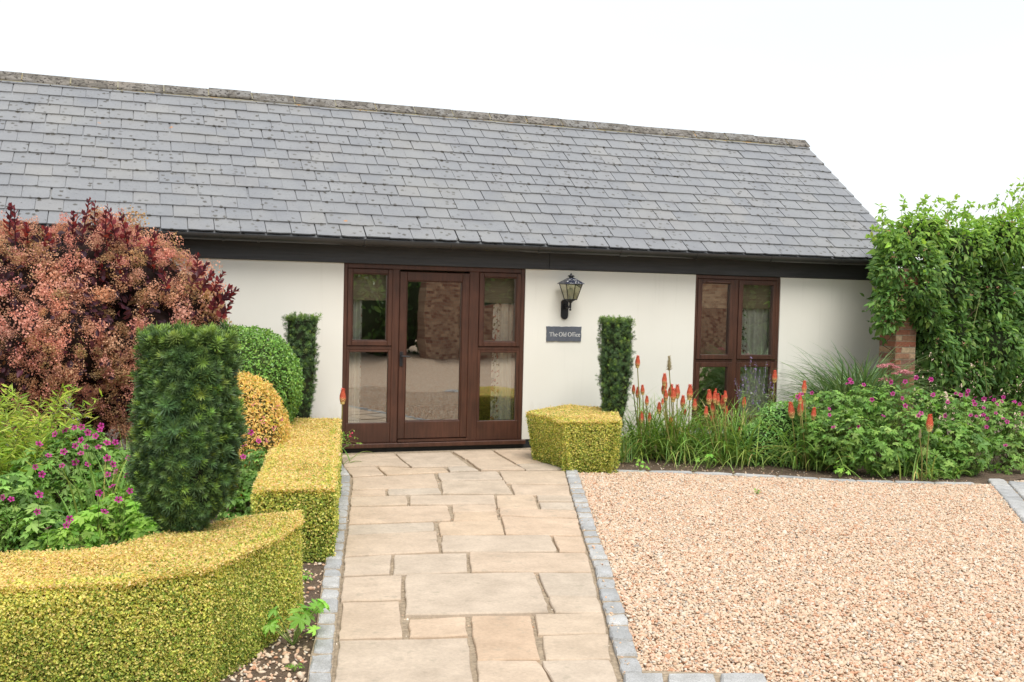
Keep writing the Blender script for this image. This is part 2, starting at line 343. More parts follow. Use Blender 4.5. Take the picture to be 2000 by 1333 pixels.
c = mixc(t, 1.0, base, ramp(t, n1, [(.3, (.72, .72, .72)), (.7, (1.22, 1.22, 1.22))]), 'MULTIPLY'); c = mixc(t, 1.0, c, ramp(t, n2, [(.3, (.8, .79, .76)), (.7, (1.1, 1.1, 1.1))]), 'MULTIPLY')
t.links.new(c, b.inputs['Base Color']); b.inputs['Roughness'].default_value = .85; bump(t, b, n1, .4, .005)
MJOINT = flat('joint_sand', (.33, .26, .18), .95, nz=.45, nscale=40)
def soilmat(name, c0, c1, c2):
    m, t, b, o = newmat(name); w = wcoords(t); n1 = noise(t, w, 9, 7, .7); n2 = noise(t, w, 90, 4)
    c = ramp(t, n1, [(.3, c0), (.55, c1), (.75, c2)]); c = mixc(t, 1.0, c, ramp(t, n2, [(.3, (.6, .6, .6)), (.7, (1.35, 1.33, 1.3))]), 'MULTIPLY')
    t.links.new(c, b.inputs['Base Color']); b.inputs['Roughness'].default_value = .95; bump(t, b, n2, .8, .03); return m
MSOIL = soilmat('bark_soil', (.085, .058, .038), (.165, .113, .074), (.25, .178, .12))
MGRASSGROUND = soilmat('field', (.06, .10, .03), (.09, .13, .04), (.12, .15, .06))
GRAVPAL = [((.62, .465, .325), 30), ((.65, .525, .39), 27), ((.61, .395, .26), 16), ((.52, .28, .165), 6), ((.69, .61, .50), 10), ((.47, .41, .335), 4), ((.31, .27, .23), 1.3), ((.62, .43, .315), 9)]
MGRAVBASE, t, b, o = newmat('gravel_base')
vo = N_(t, 'ShaderNodeTexVoronoi'); vo.inputs['Scale'].default_value = 42; t.links.new(wcoords(t), vo.inputs['Vector']); sep = N_(t, 'ShaderNodeSeparateColor'); t.links.new(vo.outputs['Color'], sep.inputs[0])
stops = []; acc = 0; tot = sum(wt for _, wt in GRAVPAL)
for cc, wt in GRAVPAL: stops.append((acc / tot, cc)); acc += wt
c = ramp(t, sep.outputs[0], stops, 'CONSTANT'); c = mixc(t, 1.0, c, ramp(t, vo.outputs['Distance'], [(.2, (1, 1, 1)), (.8, (.66, .62, .58))]), 'MULTIPLY')
t.links.new(c, b.inputs['Base Color']); b.inputs['Roughness'].default_value = .9; bump(t, b, vo.outputs['Distance'], .5, -.02)
MSTONE, t, b, o = newmat('gravel_stone')
oi = N_(t, 'ShaderNodeObjectInfo'); c = ramp(t, oi.outputs['Random'], stops, 'CONSTANT')
c = mixc(t, 1.0, c, ramp(t, noise(t, coords(t), 3, 3), [(.3, (.86, .85, .84)), (.7, (1.1, 1.1, 1.1))]), 'MULTIPLY'); t.links.new(c, b.inputs['Base Color']); b.inputs['Roughness'].default_value = .7; b.inputs['Specular IOR Level'].default_value = .3
MBRICK, t, b, o = newmat('old_red_brick')
oi = N_(t, 'ShaderNodeObjectInfo'); w = wcoords(t)
base = ramp(t, oi.outputs['Random'], [(0, (.28, .10, .06)), (.2, (.33, .13, .075)), (.4, (.17, .09, .07)), (.55, (.34, .18, .10)), (.75, (.44, .33, .21)), (1, (.24, .085, .055))])
c = mixc(t, 1.0, base, ramp(t, noise(t, w, 40, 5), [(.3, (.7, .7, .7)), (.7, (1.2, 1.2, 1.2))]), 'MULTIPLY'); t.links.new(c, b.inputs['Base Color']); b.inputs['Roughness'].default_value = .9; bump(t, b, noise(t, w, 60, 4), .5, .006)
MBRICKJ = flat('lime_mortar', (.26, .22, .16), .95, nz=.3)
MBRICKWALL, t, b, o = newmat('distant_brickwork')
br = N_(t, 'ShaderNodeTexBrick'); br.inputs['Scale'].default_value = 4.4; br.inputs['Color1'].default_value = (.20, .075, .045, 1); br.inputs['Color2'].default_value = (.46, .30, .19, 1); br.inputs['Mortar'].default_value = (.3, .26, .2, 1)
br.inputs['Mortar Size'].default_value = .02; br.inputs['Row Height'].default_value = .33
mp = N_(t, 'ShaderNodeMapping'); mp.inputs['Rotation'].default_value = (math.radians(90), 0, 0); gg = N_(t, 'ShaderNodeNewGeometry'); t.links.new(gg.outputs['Position'], mp.inputs[0]); t.links.new(mp.outputs[0], br.inputs['Vector'])
t.links.new(br.outputs['Color'], b.inputs['Base Color']); b.inputs['Roughness'].default_value = .9

# ------------------------------------------------------------------ ground, gravel, beds
def sheet(name, poly, z, m, label, up=True):
    poly = ccw([tuple(p[:2]) for p in poly]); g = Geo(); g.add([(p[0], p[1], z) for p in poly], [tuple(range(len(poly)))])
    return g.build(name, m, kind='structure', label=label)
sheet('ground', [(-500, -500), (500, -500), (500, 500), (-500, 500)], -.06, MGRASSGROUND, 'open ground running out beyond the cottage garden')
sheet('gravel_drive', [(-40, -40), (40, -40), (40, 30), (-40, 30)], -.022, MGRAVBASE, 'bed of peach and cream gravel under the loose stones')

C6 = lambda x, y: (580 + x / 2.8186, 860 + y / 2.8186)
ZF = .03
# path edges (inner edges of the setts), in the photograph's enlarged crop
LIN = [(236, 120), (300, 200), (290, 300), (283, 400), (268, 520), (253, 650), (240, 780), (230, 900), (215, 1050), (203, 1190), (188, 1333), (168, 1500)]
LOUT = [(222, 120), (228, 200), (224, 310), (205, 430), (180, 560), (155, 680), (135, 800), (120, 920), (105, 1060), (75, 1180), (55, 1333), (25, 1500)]
RIN = [(1478, 160), (1505, 270), (1540, 385), (1570, 490), (1600, 590), (1640, 700), (1665, 820), (1690, 920), (1715, 1020), (1738, 1110), (1768, 1200), (1795, 1290), (1830, 1420)]
ROUT = [(1540, 160), (1575, 270), (1610, 370), (1642, 480), (1682, 590), (1724, 690), (1752, 810), (1790, 900), (1818, 1010), (1860, 1170), (1900, 1270), (1950, 1420)]
g6 = lambda x, y, z=ZF: G(*C6(x, y), z)
# left bed and right bed of soil
lo = [g6(*p)[:2] for p in LOUT]
sheet('flower_bed', [(2.19, 0.05)] + lo + [(0.4, -9.5), (-9, -9.5), (-9, .05)], -.004, MSOIL, 'soil bed on the left of the path with bark and stones')
kerbpx = [(1112, 915), (1200, 919), (1300, 921), (1400, 924), (1530, 930), (1650, 938), (1800, 942), (1925, 944)]
kb = [G(px, py, .02)[:2] for px, py in kerbpx]
sheet('flower_bed', [(4.42, .05), (4.36, -.6)] + kb + [(9.2, -2.9), (13, -2.6), (14, -.2), (9.4, .05)], -.006, MSOIL, 'soil bed on the right under the pokers and geraniums')
# path bed
li = [g6(*p)[:2] for p in LIN]; ri = [g6(*p)[:2] for p in RIN]
mid = lambda a, b: [tuple((np.array(p) * .5 + np.array(q) * .5)) for p, q in zip(a, b)]
ro = [g6(*p)[:2] for p in ROUT]
path = sheet('path', [(2.17, 0.05)] + lo + ro[::-1] + [(4.45, -.3), (4.45, .05)], .008, MJOINT, 'stone flagged path leading up to the glazed entrance')
ORG['path'] = np.zeros(3); ORG[path.name] = np.zeros(3)
FLAGS = [
 [(238,82),(532,72),(622,146),(442,138),(262,146)], [(545,72),(845,62),(943,137),(632,147)], [(856,60),(1074,55),(1130,94),(926,99)], [(1083,54),(1280,50),(1400,116),(1205,126)],
 [(931,103),(1136,98),(1254,162),(1011,162)], [(1208,130),(1405,121),(1474,158),(1263,164)], [(266,152),(430,143),(479,188),(306,199)], [(446,144),(640,152),(812,150),(834,171),(491,187)], [(826,148),(934,141),(1000,165),(846,171)],
 [(308,205),(755,182),(780,258),(304,269)], [(773,180),(1100,170),(1134,214),(792,221)], [(1114,170),(1474,168),(1492,241),(1150,236)], [(797,225),(1140,220),(1190,294),(801,290)], [(1178,241),(1495,246),(1505,301),(1198,298)],
 [(300,275),(488,268),(490,299),(298,304)], [(498,268),(783,262),(796,292),(500,299)],
 [(298,311),(605,305),(608,352),(294,361)], [(622,305),(1084,298),(1096,349),(623,352)], [(1096,305),(1300,300),(1328,374),(1106,368)], [(1317,302),(1510,306),(1518,336),(1328,335)], [(1332,341),(1521,341),(1530,380),(1345,376)],
 [(292,368),(830,358),(848,439),(284,458)], [(851,356),(1096,353),(1100,389),(859,392)], [(861,397),(1102,393),(1112,438),(863,440)], [(1113,373),(1325,380),(1536,388),(1545,427),(1119,412)],
 [(284,465),(752,448),(755,495),(279,517)], [(780,448),(1118,440),(1145,515),(788,519)], [(1123,418),(1546,433),(1568,524),(1152,515)],
 [(277,525),(770,500),(783,608),(261,637)], [(797,525),(1395,521),(1432,610),(797,612)], [(1410,528),(1571,530),(1592,615),(1446,612)],
 [(261,645),(520,630),(512,735),(254,745)], [(537,629),(932,619),(940,721),(528,738)], [(948,616),(1592,619),(1622,722),(962,720)],
 [(257,752),(575,743),(575,870),(244,880)], [(602,739),(1306,728),(1388,945),(594,960)], [(1328,728),(1626,730),(1652,858),(1382,851)], [(1388,857),(1655,861),(1682,947),(1412,944)],
 [(250,890),(560,880),(583,1080),(237,1091)], [(614,984),(925,969),(945,1069),(622,1078)], [(962,964),(1280,961),(1338,1199),(988,1207)], [(1306,955),(1686,948),(1706,1060),(1328,1062)], [(1350,1068),(1712,1065),(1727,1198),(1368,1201)],
 [(228,1100),(940,1080),(978,1400),(205,1405)], [(988,1215),(1328,1212),(1405,1345),(1000,1350)], [(1346,1210),(1728,1205),(1768,1340),(1422,1345)],
 [(1000,1362),(1425,1358),(1490,1520),(1010,1525)], [(1445,1357),(1778,1352),(1815,1515),(1510,1520)], [(200,1417),(985,1412),(1000,1560),(170,1565)]]
for fl in FLAGS:
    q = np.array([g6(*p)[:2] for p in fl]); cen = q.mean(0); n = len(q); v_ = q - cen; q = q + v_ / np.linalg.norm(v_, axis=1)[:, None] * .001
    # irregular riven outline
    out = []
    for i in range(n):
        a, b2 = q[i], q[(i + 1) % n]; L = np.linalg.norm(b2 - a); k = max(2, int(L / .075))
        d = (b2 - a) / L; nn = np.array([-d[1], d[0]]); ph = rng.uniform(0, 6)
        for j in range(k):
            tt = j / k; w_ = .003 * math.sin(tt * 5 + ph) + .0025 * rng.normal()
            p = a + (b2 - a) * tt + nn * w_
            if j == 0: p = p + (cen - a) / np.linalg.norm(cen - a) * rng.uniform(.0, .009)
            out.append(p)
    out = np.array(out); m = len(out); zt = ZF + rng.uniform(-.004, .004)
    tl = rng.normal(size=2) * .003
    def ins(d):
        v = cen - out; return out + v / np.linalg.norm(v, axis=1)[:, None] * d
    zz = zt + (out - cen) @ tl
    V = np.concatenate([np.c_[out, np.full(m, -.01)], np.c_[out, zz - .008], np.c_[ins(.005), zz - .0015], np.c_[ins(.013), zz]])
    F = [tuple(range(3 * m, 4 * m))]
    for r in range(3): F += [(r * m + j, r * m + (j + 1) % m, (r + 1) * m + (j + 1) % m, (r + 1) * m + j) for j in range(m)]
    if np.cross(out[1] - out[0], out[m // 2] - out[0]) < 0: F = [f[::-1] for f in F]
    Geo().add(V, F).build('paving_stone', MFLAG, path)

# granite setts: pillow-topped blocks
def sett_mesh(quad, name='sett', zt=.045, par=None, mat=None, seed=0):
    q = np.array(quad); cen = q.mean(0); out = []
    for i in range(4):
        a, b2 = q[i], q[(i + 1) % 4]
        for j in range(3):
            p = a + (b2 - a) * (j / 3.); p = p + rng.normal(size=2) * .003
            if j == 0: p = p + (cen - p) * .06
            out.append(p)
    out = np.array(out); m = len(out)
    lay = [(0, -.02), (0, zt - .014), (.006, zt - .004), (.018, zt)]
    V = []
    for d, z in lay:
        v = cen - out; L = np.linalg.norm(v, axis=1)[:, None]; V.append(np.c_[out + v / L * np.minimum(d, L * .6), z + rng.normal(size=m) * .0025])
    V.append(np.array([[cen[0], cen[1], zt + .003]]))
    F = []
    for r in range(3): F += [(r * m + j, r * m + (j + 1) % m, (r + 1) * m + (j + 1) % m, (r + 1) * m + j) for j in range(m)]
    F += [(3 * m + j, 3 * m + (j + 1) % m, 4 * m) for j in range(m)]
    if np.cross(out[3] - out[0], out[6] - out[0]) < 0: F = [f[::-1] for f in F]
    return Geo().add(np.concatenate(V), F).build(name, mat or MSETT, par)
def strip(IN, OUT, ys, par, name='sett', gap=8.5, zt=.034):
    IN = np.array(IN, float); OUT = np.array(OUT, float)
    fi = lambda A, y: (np.interp(y, A[:, 1], A[:, 0]), y)
    for y0, y1 in zip(ys[:-1], ys[1:]):
        gp = gap * .5 * (.5 + (y0 - 100) / 1000)
        r = rng.uniform(-2, 2, 4)
        qs = [fi(OUT, y0 + gp), fi(IN, y0 + gp), fi(IN, y1 - gp), fi(OUT, y1 - gp)]
        qs = [(x + (4 if k in (0, 3) else -4) * (.4 + y0 / 1500.) + r[k], y) for k, (x, y) in enumerate(qs)]
        sett_mesh([g6(x, y, zt - .01)[:2] for x, y in qs], name, zt + rng.uniform(-.006, .006), par)
def edging(name, poly, label):
    o_ = sheet(name, poly, .0225 if 'setts' in label and 'cutting' not in label else -.001, MJOINT, label); ORG[o_.name] = np.zeros(3); return o_
kl = edging('kerb', [g6(*p)[:2] for p in LOUT] + [g6(*p)[:2] for p in LIN[::-1]], 'row of square grey setts edging the left side of the path')
strip(LIN, LOUT, [122, 145, 170, 195, 235, 258, 283, 308, 338, 365, 390, 425, 460, 495, 530, 568, 610, 660, 712, 755, 820, 880, 955, 1015, 1095, 1180, 1285, 1380, 1470], kl)
kr = edging('kerb', [g6(*p)[:2] for p in ROUT] + [g6(*p)[:2] for p in RIN[::-1]], 'row of grey setts between the path and the gravel')
strip(RIN, ROUT, [163, 185, 205, 240, 268, 295, 320, 345, 370, 400, 430, 463, 498, 533, 572, 615, 660, 700, 760, 820, 890, 960, 1025, 1110, 1195, 1290, 1400], kr)
# front row of setts along the bottom right of the path
kf = edging('kerb', [G(1225, 1318)[:2], G(1440, 1325)[:2], G(1440, 1375)[:2], G(1225, 1370)[:2]], 'short row of grey setts crossing the front of the gravel')
for x0, x1 in ((1217, 1299), (1303, 1400), (1404, 1500)):
    sett_mesh([G(x0, 1318, .03)[:2], G(x1 - 3, 1320, .03)[:2], G(x1 + 4, 1372, .03)[:2], G(x0 + 6, 1370, .03)[:2]], 'sett', .045, kf)
# stone kerb of the right bed
kk = edging('kerb', kb + [tuple(np.array(p) + (.03, .1)) for p in kb[::-1]], 'thin grey stone kerb between the gravel and the poker bed')
kxy = np.array(kb); seg = np.r_[0, np.cumsum(np.linalg.norm(np.diff(kxy, axis=0), axis=1))]
s = 0.0
while s < seg[-1] - .2:
    e = min(seg[-1], s + rng.uniform(.3, .5)); pa = np.array([np.interp(s, seg, kxy[:, 0]), np.interp(s, seg, kxy[:, 1])]); pb = np.array([np.interp(e - .012, seg, kxy[:, 0]), np.interp(e - .012, seg, kxy[:, 1])])
    d = (pb - pa) / np.linalg.norm(pb - pa); nn = np.array([-d[1], d[0]]) * .085
    sett_mesh([pa, pb, pb + nn, pa + nn], 'kerb_stone', .014, kk); s = e
# far sett strip on the right, two setts wide
A0, A1 = G(1928, 938)[:2], G(1995, 1018)[:2]; d = (A1 - A0); L = np.linalg.norm(d); d /= L; nn = np.array([-d[1], d[0]])
if proj([*(A0 + nn), 0])[0] < proj([*A0, 0])[0]: nn = -nn
ks = edging('kerb', [A0, A0 + d * 5, A0 + d * 5 + nn * .36, A0 + nn * .36], 'strip of grey setts cutting across the gravel at the far right')
for i in range(24):
    for j in range(2):
        a = A0 + d * (i * .205 + .09 * j) + nn * (.18 * j)
        sett_mesh([a, a + d * .192, a + d * .192 + nn * .168, a + nn * .168], 'sett', .02, ks)

# loose gravel: instanced stones (too many to count)
protos = bpy.data.collections.new('stone_shapes')
def ico():
    import bmesh
    bm = bmesh.new(); bmesh.ops.create_icosphere(bm, subdivisions=2, radius=1)
    v = np.array([x.co[:] for x in bm.verts]); f = [tuple(q.index for q in p.verts) for p in bm.faces]; bm.free(); return v, f
ICO = ico()
for k in range(7):
    v = ICO[0] * (1 + .16 * lumps(ICO[0], 1.1, k + 10)[:, None] + .1 * lumps(ICO[0], 2.2, k + 50)[:, None]); v = np.sign(v) * np.abs(v) ** .9
    v = v * np.array([1.0, rng.uniform(.62, .85), rng.uniform(.42, .62)])
    o_ = bpy.data.objects.new('stone', Geo().add(v, ICO[1], smooth=True).mesh('stone', MSTONE)); protos.objects.link(o_)
def scatter(name, pts, rot, scl, label):
    me = bpy.data.meshes.new(name); me.from_pydata([tuple(p) for p in pts], [], [])
    a = me.attributes.new('rot', 'FLOAT_VECTOR', 'POINT'); a.data.foreach_set('vector', rot.astype(np.float32).ravel())
    a = me.attributes.new('scl', 'FLOAT', 'POINT'); a.data.foreach_set('value', scl.astype(np.float32))
    o_ = bpy.data.objects.new(name, me); COL.objects.link(o_)
    ng = bpy.data.node_groups.new(name + '_nodes', 'GeometryNodeTree')
    ng.interface.new_socket(name='Geometry', in_out='INPUT', socket_type='NodeSocketGeometry'); ng.interface.new_socket(name='Geometry', in_out='OUTPUT', socket_type='NodeSocketGeometry')
    gi = ng.nodes.new('NodeGroupInput'); go = ng.nodes.new('NodeGroupOutput'); ip = ng.nodes.new('GeometryNodeInstanceOnPoints'); ci = ng.nodes.new('GeometryNodeCollectionInfo')
    ci.inputs['Collection'].default_value = protos; ci.inputs['Separate Children'].default_value = True; ci.inputs['Reset Children'].default_value = True
    r = ng.nodes.new('GeometryNodeInputNamedAttribute'); r.data_type = 'FLOAT_VECTOR'; r.inputs[0].default_value = 'rot'
    er = ng.nodes.new('FunctionNodeEulerToRotation'); s_ = ng.nodes.new('GeometryNodeInputNamedAttribute'); s_.data_type = 'FLOAT'; s_.inputs[0].default_value = 'scl'
    L_ = ng.links.new
    L_(gi.outputs[0], ip.inputs['Points']); L_(ci.outputs[0], ip.inputs['Instance']); ip.inputs['Pick Instance'].default_value = True
    L_(r.outputs[0], er.inputs[0]); L_(er.outputs[0], ip.inputs['Rotation']); L_(s_.outputs[0], ip.inputs['Scale']); L_(ip.outputs[0], go.inputs[0])
    md = o_.modifiers.new('stones', 'NODES'); md.node_group = ng
    return tag(o_, label, kind='stuff')
gpoly = [tuple(p) for p in ro] + [G(1260, 1420)[:2], G(2150, 1420)[:2], G(2150, 900)[:2], (9.6, -2.95)] + [tuple(p) for p in kb[::-1]]
def gravel_points(poly, dens, far):
    po = np.array(poly); lo_, hi_ = po.min(0), po.max(0); n = int((hi_ - lo_).prod() * dens); p = rng.uniform(lo_, hi_, (n, 2)); return p[inpoly(p, poly)]
gp = gravel_points(gpoly, 8200, 0)
fpoly = [A0, A0 + d * 5, A0 + d * 5 + nn * .36, A0 + nn * .36]
gp = gp[~inpoly(gp, fpoly)]
spill = []
for px, py in [(a, b2) for a, b2 in zip(rng.uniform(1150, 1260, 60), rng.uniform(930, 1330, 60))]:
    spill.append(G(px - 6, py, 0)[:2])
nz = len(gp); z = rng.uniform(-.012, .006, nz) + .008 * lumps(np.c_[gp, np.zeros(nz)], 1.2, 3)
scl = np.clip(.0086 * np.exp(.3 * rng.normal(size=nz)), .006, .026)
scatter('gravel', np.c_[gp, z], np.c_[rng.normal(size=(nz, 2)) * .45, rng.uniform(0, 6.28, nz)], scl, 'loose peach, cream and rust pea gravel covering the drive')
# pebbles and bark on the bare soil beside the left setts, and crumbs in the path joints
pb = [(420, 1345), (480, 1280), (560, 1200), (598, 1105), (612, 1090), (636, 1105), (625, 1160), (602, 1345)]
pp = gravel_points([G(*q)[:2] for q in pb], 380, 0); pp2 = gravel_points([G(*q)[:2] for q in [(405, 1345), (480, 1280), (560, 1215), (600, 1215), (598, 1345)]], 800, 0)
jp = gravel_points([tuple(p) for p in li] + [tuple(p) for p in ri[::-1]], 110, 0)
kp = gravel_points(kb + [tuple(np.array(p) + (.1, .7)) for p in kb[::-1]], 160, 0)
allp = np.concatenate([np.c_[pp, rng.uniform(-.006, .004, len(pp))], np.c_[pp2, rng.uniform(-.004, .008, len(pp2))], np.c_[jp, np.full(len(jp), .008)], np.c_[kp, np.full(len(kp), -.002)]])
rr_ = np.array([G(*C6(np.interp(y, [q[1] for q in RIN], [q[0] for q in RIN]) + u * 55, y), .04) for u, y in zip(rng.beta(2.5, 1.2, 70), rng.uniform(180, 1400, 70))]); rr_[:, 2] = .036
allp = np.concatenate([allp, rr_])
n = len(allp); scatter('pebbles', allp, np.c_[rng.normal(size=(n, 2)) * .5, rng.uniform(0, 6.28, n)], np.clip(np.where(np.arange(n) >= len(pp) + len(pp2), .006, .0095) * np.exp(.35 * rng.normal(size=n)), .003, .026), 'loose pebbles on the bare soil and in the path joints')

# ------------------------------------------------------------------ the cottage
X0, XW, XV = -7.0, 9.5, 9.687
DX0, DX1, WX0, WX1, ZT, ZS = 2.2055, 4.3375, 6.5896, 7.8254, 2.1077, .1116
cot = thing('cottage', (3.2, 0, 0), 'long low cream rendered cottage with black beam and grey slate roof', 'cottage')
ORG['cottage'] = np.array((3.2, 0, 0))
g = Geo()
box(g, X0, DX0, -.012, .28, ZS, ZT); box(g, DX1, WX0, -.012, .28, ZS, ZT); box(g, WX1, XW, -.012, .28, ZS, ZT)
box(g, WX0, WX1, .06, .28, ZS, .26)
g.add([(XW, -.012, ZT), (XW, 4.5, ZT), (XW, 2.25, 4.12), (XW - .25, -.012, ZT), (XW - .25, 4.5, ZT), (XW - .25, 2.25, 4.12)], [(0, 1, 2), (5, 4, 3)])
box(g, XW - .25, XW, .28, 4.5, ZS, ZT); box(g, X0, XW - .25, 4.25, 4.5, ZS, ZT + .2)
g.build('wall', MWALL, cot)
g = Geo(); box(g, X0, XW - .01, .0, .28, -.05, ZS - .002); g.build('plinth', MPLINTH, cot)
g = Geo(); cbox(g, X0, 4.62, -.04, .2, ZT, 2.345, .006); cbox(g, 4.624, XW + .03, -.034, .2, ZT + .003, 2.345, .006)
g.build('timber_beam', MBEAM, cot)
g = Geo(); box(g, X0, XV - .03, -.24, .0, 2.35, 2.366); g.build('soffit', MBEAM, cot)
# gutter: half round with rolled lip and end cap
GY, GZ, GR = -.285, 2.352, .062
th = np.linspace(math.pi, 2 * math.pi, 13); pr = [(GY + GR * math.cos(a), GZ + GR * 1.0 * math.sin(a)) for a in th]
pin = [(GY + (GR - .004) * math.cos(a), GZ + (GR - .004) * math.sin(a)) for a in th[::-1]]
prof = [(GY - GR, GZ + .006)] + pr + [(GY + GR, GZ + .006), (GY + GR - .004, GZ + .006)] + pin + [(GY - GR + .004, GZ + .006)]
def extr(g, prof, x0, x1, smooth=False):
    n = len(prof); V = [(x0, *p) for p in prof] + [(x1, *p) for p in prof]
    g.add(V, [(i, n + i, n + (i + 1) % n, (i + 1) % n) for i in range(n)], smooth=smooth)
g = Geo(); extr(g, prof, X0, XV - .01); gut = g.build('gutter', MGUT, cot)
def gclip(x, w, r):
    g = Geo(); n = 13; pp_ = [(GY + r * math.cos(a), GZ + r * math.sin(a)) for a in th]; pi_ = [(GY + (GR + .001) * math.cos(a), GZ + (GR + .001) * math.sin(a)) for a in th[::-1]]
    pr_ = [(GY - r, GZ + .01)] + pp_ + [(GY + r, GZ + .01)] + pi_
    m = len(pr_); V = [(x - w, *p) for p in pr_] + [(x + w, *p) for p in pr_]; F = [(i, m + i, m + (i + 1) % m, (i + 1) % m) for i in range(m)]
    for i in range(n): F += [(i + 1, i + 2, m - 2 - i, m - 1 - i)[::1], (m + i + 1, m + m - 1 - i, m + m - 2 - i, m + i + 2)]
    g.add(V, [f for f in F if len(set(f)) == len(f)]); box(g, x - w * .8, x + w * .8, GY + r - .005, -.03, GZ - .05, GZ - .01)
    g.build('gutter_bracket', MGUT, gut)
for px in (505, 712, 882, 1052, 1217, 1360, 1505, 1640):
    gclip(P(px, 490, -.29)[0], .012 if px != 1217 else .05, GR + .007)
for x in (.9, -.1, -1.1): gclip(x, .012, GR + .007)
# room behind the glass
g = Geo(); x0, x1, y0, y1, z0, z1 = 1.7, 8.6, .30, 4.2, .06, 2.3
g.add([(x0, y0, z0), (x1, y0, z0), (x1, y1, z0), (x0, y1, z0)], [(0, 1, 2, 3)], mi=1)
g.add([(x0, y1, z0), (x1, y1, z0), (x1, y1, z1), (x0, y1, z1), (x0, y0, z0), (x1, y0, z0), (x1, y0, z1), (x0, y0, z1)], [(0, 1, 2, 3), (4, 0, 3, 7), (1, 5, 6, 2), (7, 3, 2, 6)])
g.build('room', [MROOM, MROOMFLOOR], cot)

# roof
PIT = math.atan2(4.232 - 2.377, 2.2514 + .2604); cu, su = math.cos(PIT), math.sin(PIT); SL = math.hypot(4.232 - 2.377, 2.2514 + .2604)
EY, EZ, GA, W = -.2604, 2.377, .2245, .263
roofpt = lambda x, s, h=0: np.array([x, EY + s * cu - h * su, EZ + s * su + h * cu])
g = Geo()
a, b2 = roofpt(0, .02, -.03), roofpt(0, SL, -.03)
yb = 2 * 2.2514 - a[1]
g.add([(X0, a[1], a[2]), (XV - .012, a[1], a[2]), (XV - .012, b2[1], b2[2]), (X0, b2[1], b2[2]), (XV - .012, yb, a[2]), (X0, yb, a[2])], [(0, 1, 2, 3), (3, 2, 4, 5), (1, 4, 2)])
g.build('roof_underlay', MDARK, cot)
g = Geo(); c0, c1 = roofpt(0, .0, -.012), roofpt(0, SL, -.012)
g.add([(XV - .05, *c0[1:]), (XV - .05, *c1[1:]), (XV - .05, c1[1], c1[2] - .14), (XV - .05, c0[1] + .02, c0[2] - .1), (XV - .012, *c0[1:]), (XV - .012, *c1[1:]), (XV - .012, c1[1], c1[2] - .14), (XV - .012, c0[1] + .02, c0[2] - .1)],
      [(0, 1, 2, 3), (7, 6, 5, 4), (3, 2, 6, 7), (0, 3, 7, 4), (1, 0, 4, 5)])
g.build('bargeboard', MBEAM, cot)
TH, SLEN = .0125, .47
def slate_mesh(w, ln, seed):
    r = np.random.default_rng(seed); nx = 5
    xs = np.linspace(-w / 2, w / 2, nx); yb_ = r.normal(size=nx) * .0016; yb_[0] += .002; yb_[-1] += .002
    if seed % 5 == 0: yb_[0 if seed % 2 else -1] += .012
    V = [(x, y, 0) for x, y in zip(xs, yb_)] + [(x, ln, 0) for x in xs] + [(x, y + .001, TH) for x, y in zip(xs, yb_)] + [(x, ln, TH) for x in xs]
    F = []
    for i in range(nx - 1):
        F += [(2 * nx + i, 2 * nx + i + 1, 3 * nx + i + 1, 3 * nx + i), (i, i + 1, 2 * nx + i + 1, 2 * nx + i)]
    F += [(0, 2 * nx, 3 * nx, nx), (nx - 1, 2 * nx - 1, 4 * nx - 1, 3 * nx - 1)]
    return np.array(V), F
SV = [slate_mesh(W - .0085, SLEN, k) for k in range(12)]
SM = [Geo().add(v, f, (0, 0, 0)).mesh('slate', MSLATE) for v, f in SV]
tilt = math.atan2(2.3 * TH, SLEN)
items = []
for k in range(14):
    s0 = k * GA; half = (k % 2) * W / 2
    i0 = int((X0 - .8121) / W) - 1
    for i in range(i0, 40):
        x = .8121 + (i + .5) * W + half + rng.normal() * .003; w = 1.0
        if x - W / 2 > XV - .02: continue
        if x < X0: continue
        if x + W / 2 > XV:
            w = (XV - (x - W / 2)) / W; x = (x - W / 2 + XV) / 2
            if w < .12: continue
        items.append((k, x, s0 + rng.normal() * .0045 - (.02 if rng.uniform() < .012 else 0), w))
def slate_mat(k, x, s, w):
    o_ = roofpt(x, s, .0 + 2.3 * TH - .022 + rng.uniform(0, .0025))
    e = Matrix.Rotation(PIT - tilt + rng.normal() * .004, 4, 'X') @ Matrix.Rotation(rng.normal() * .006, 4, 'Z') @ Matrix.Rotation(rng.normal() * .004, 4, 'Y')
    return o_, e
def area(it):
    k, x, s, w = it; c = [roofpt(x - W * w / 2, s), roofpt(x + W * w / 2, s), roofpt(x + W * w / 2, s + GA), roofpt(x - W * w / 2, s + GA)]
    q = proj(np.array(c)); q[:, 0] = np.clip(q[:, 0], 0, 2000); q[:, 1] = np.clip(q[:, 1], 0, 1333)
    x_, y_ = q[:, 0], q[:, 1]; A = .5 * abs(np.dot(x_, np.roll(y_, 1)) - np.dot(y_, np.roll(x_, 1)))
    if q[:, 0].mean() < 400 and q[:, 1].mean() > 440: A = 0
    return A
items.sort(key=area, reverse=True)
for j, it in enumerate(items[:300]):
    o_, e = slate_mat(*it); ys = min(1, (SL - .03 - it[2]) / SLEN); place('slate', SM[rng.integers(12)], o_, e, cot, (it[3], ys, 1))
g = Geo()
for it in items[300:]:
    o_, e = slate_mat(*it); R = np.array(e.to_3x3()) @ np.diag([it[3], min(1, (SL - .03 - it[2]) / SLEN), 1]); v, f = SV[rng.integers(12)]
    g.inst((v, f), R[None], o_[None], np.full((1, 3), rng.uniform()))
g.build('slates', MSLATE, cot, kind='stuff')
g = Geo(); q0, q1, q2, q3 = roofpt(0, .006, -.021), roofpt(0, .3, -.021), roofpt(0, .3, -.029), roofpt(0, .006, -.029)
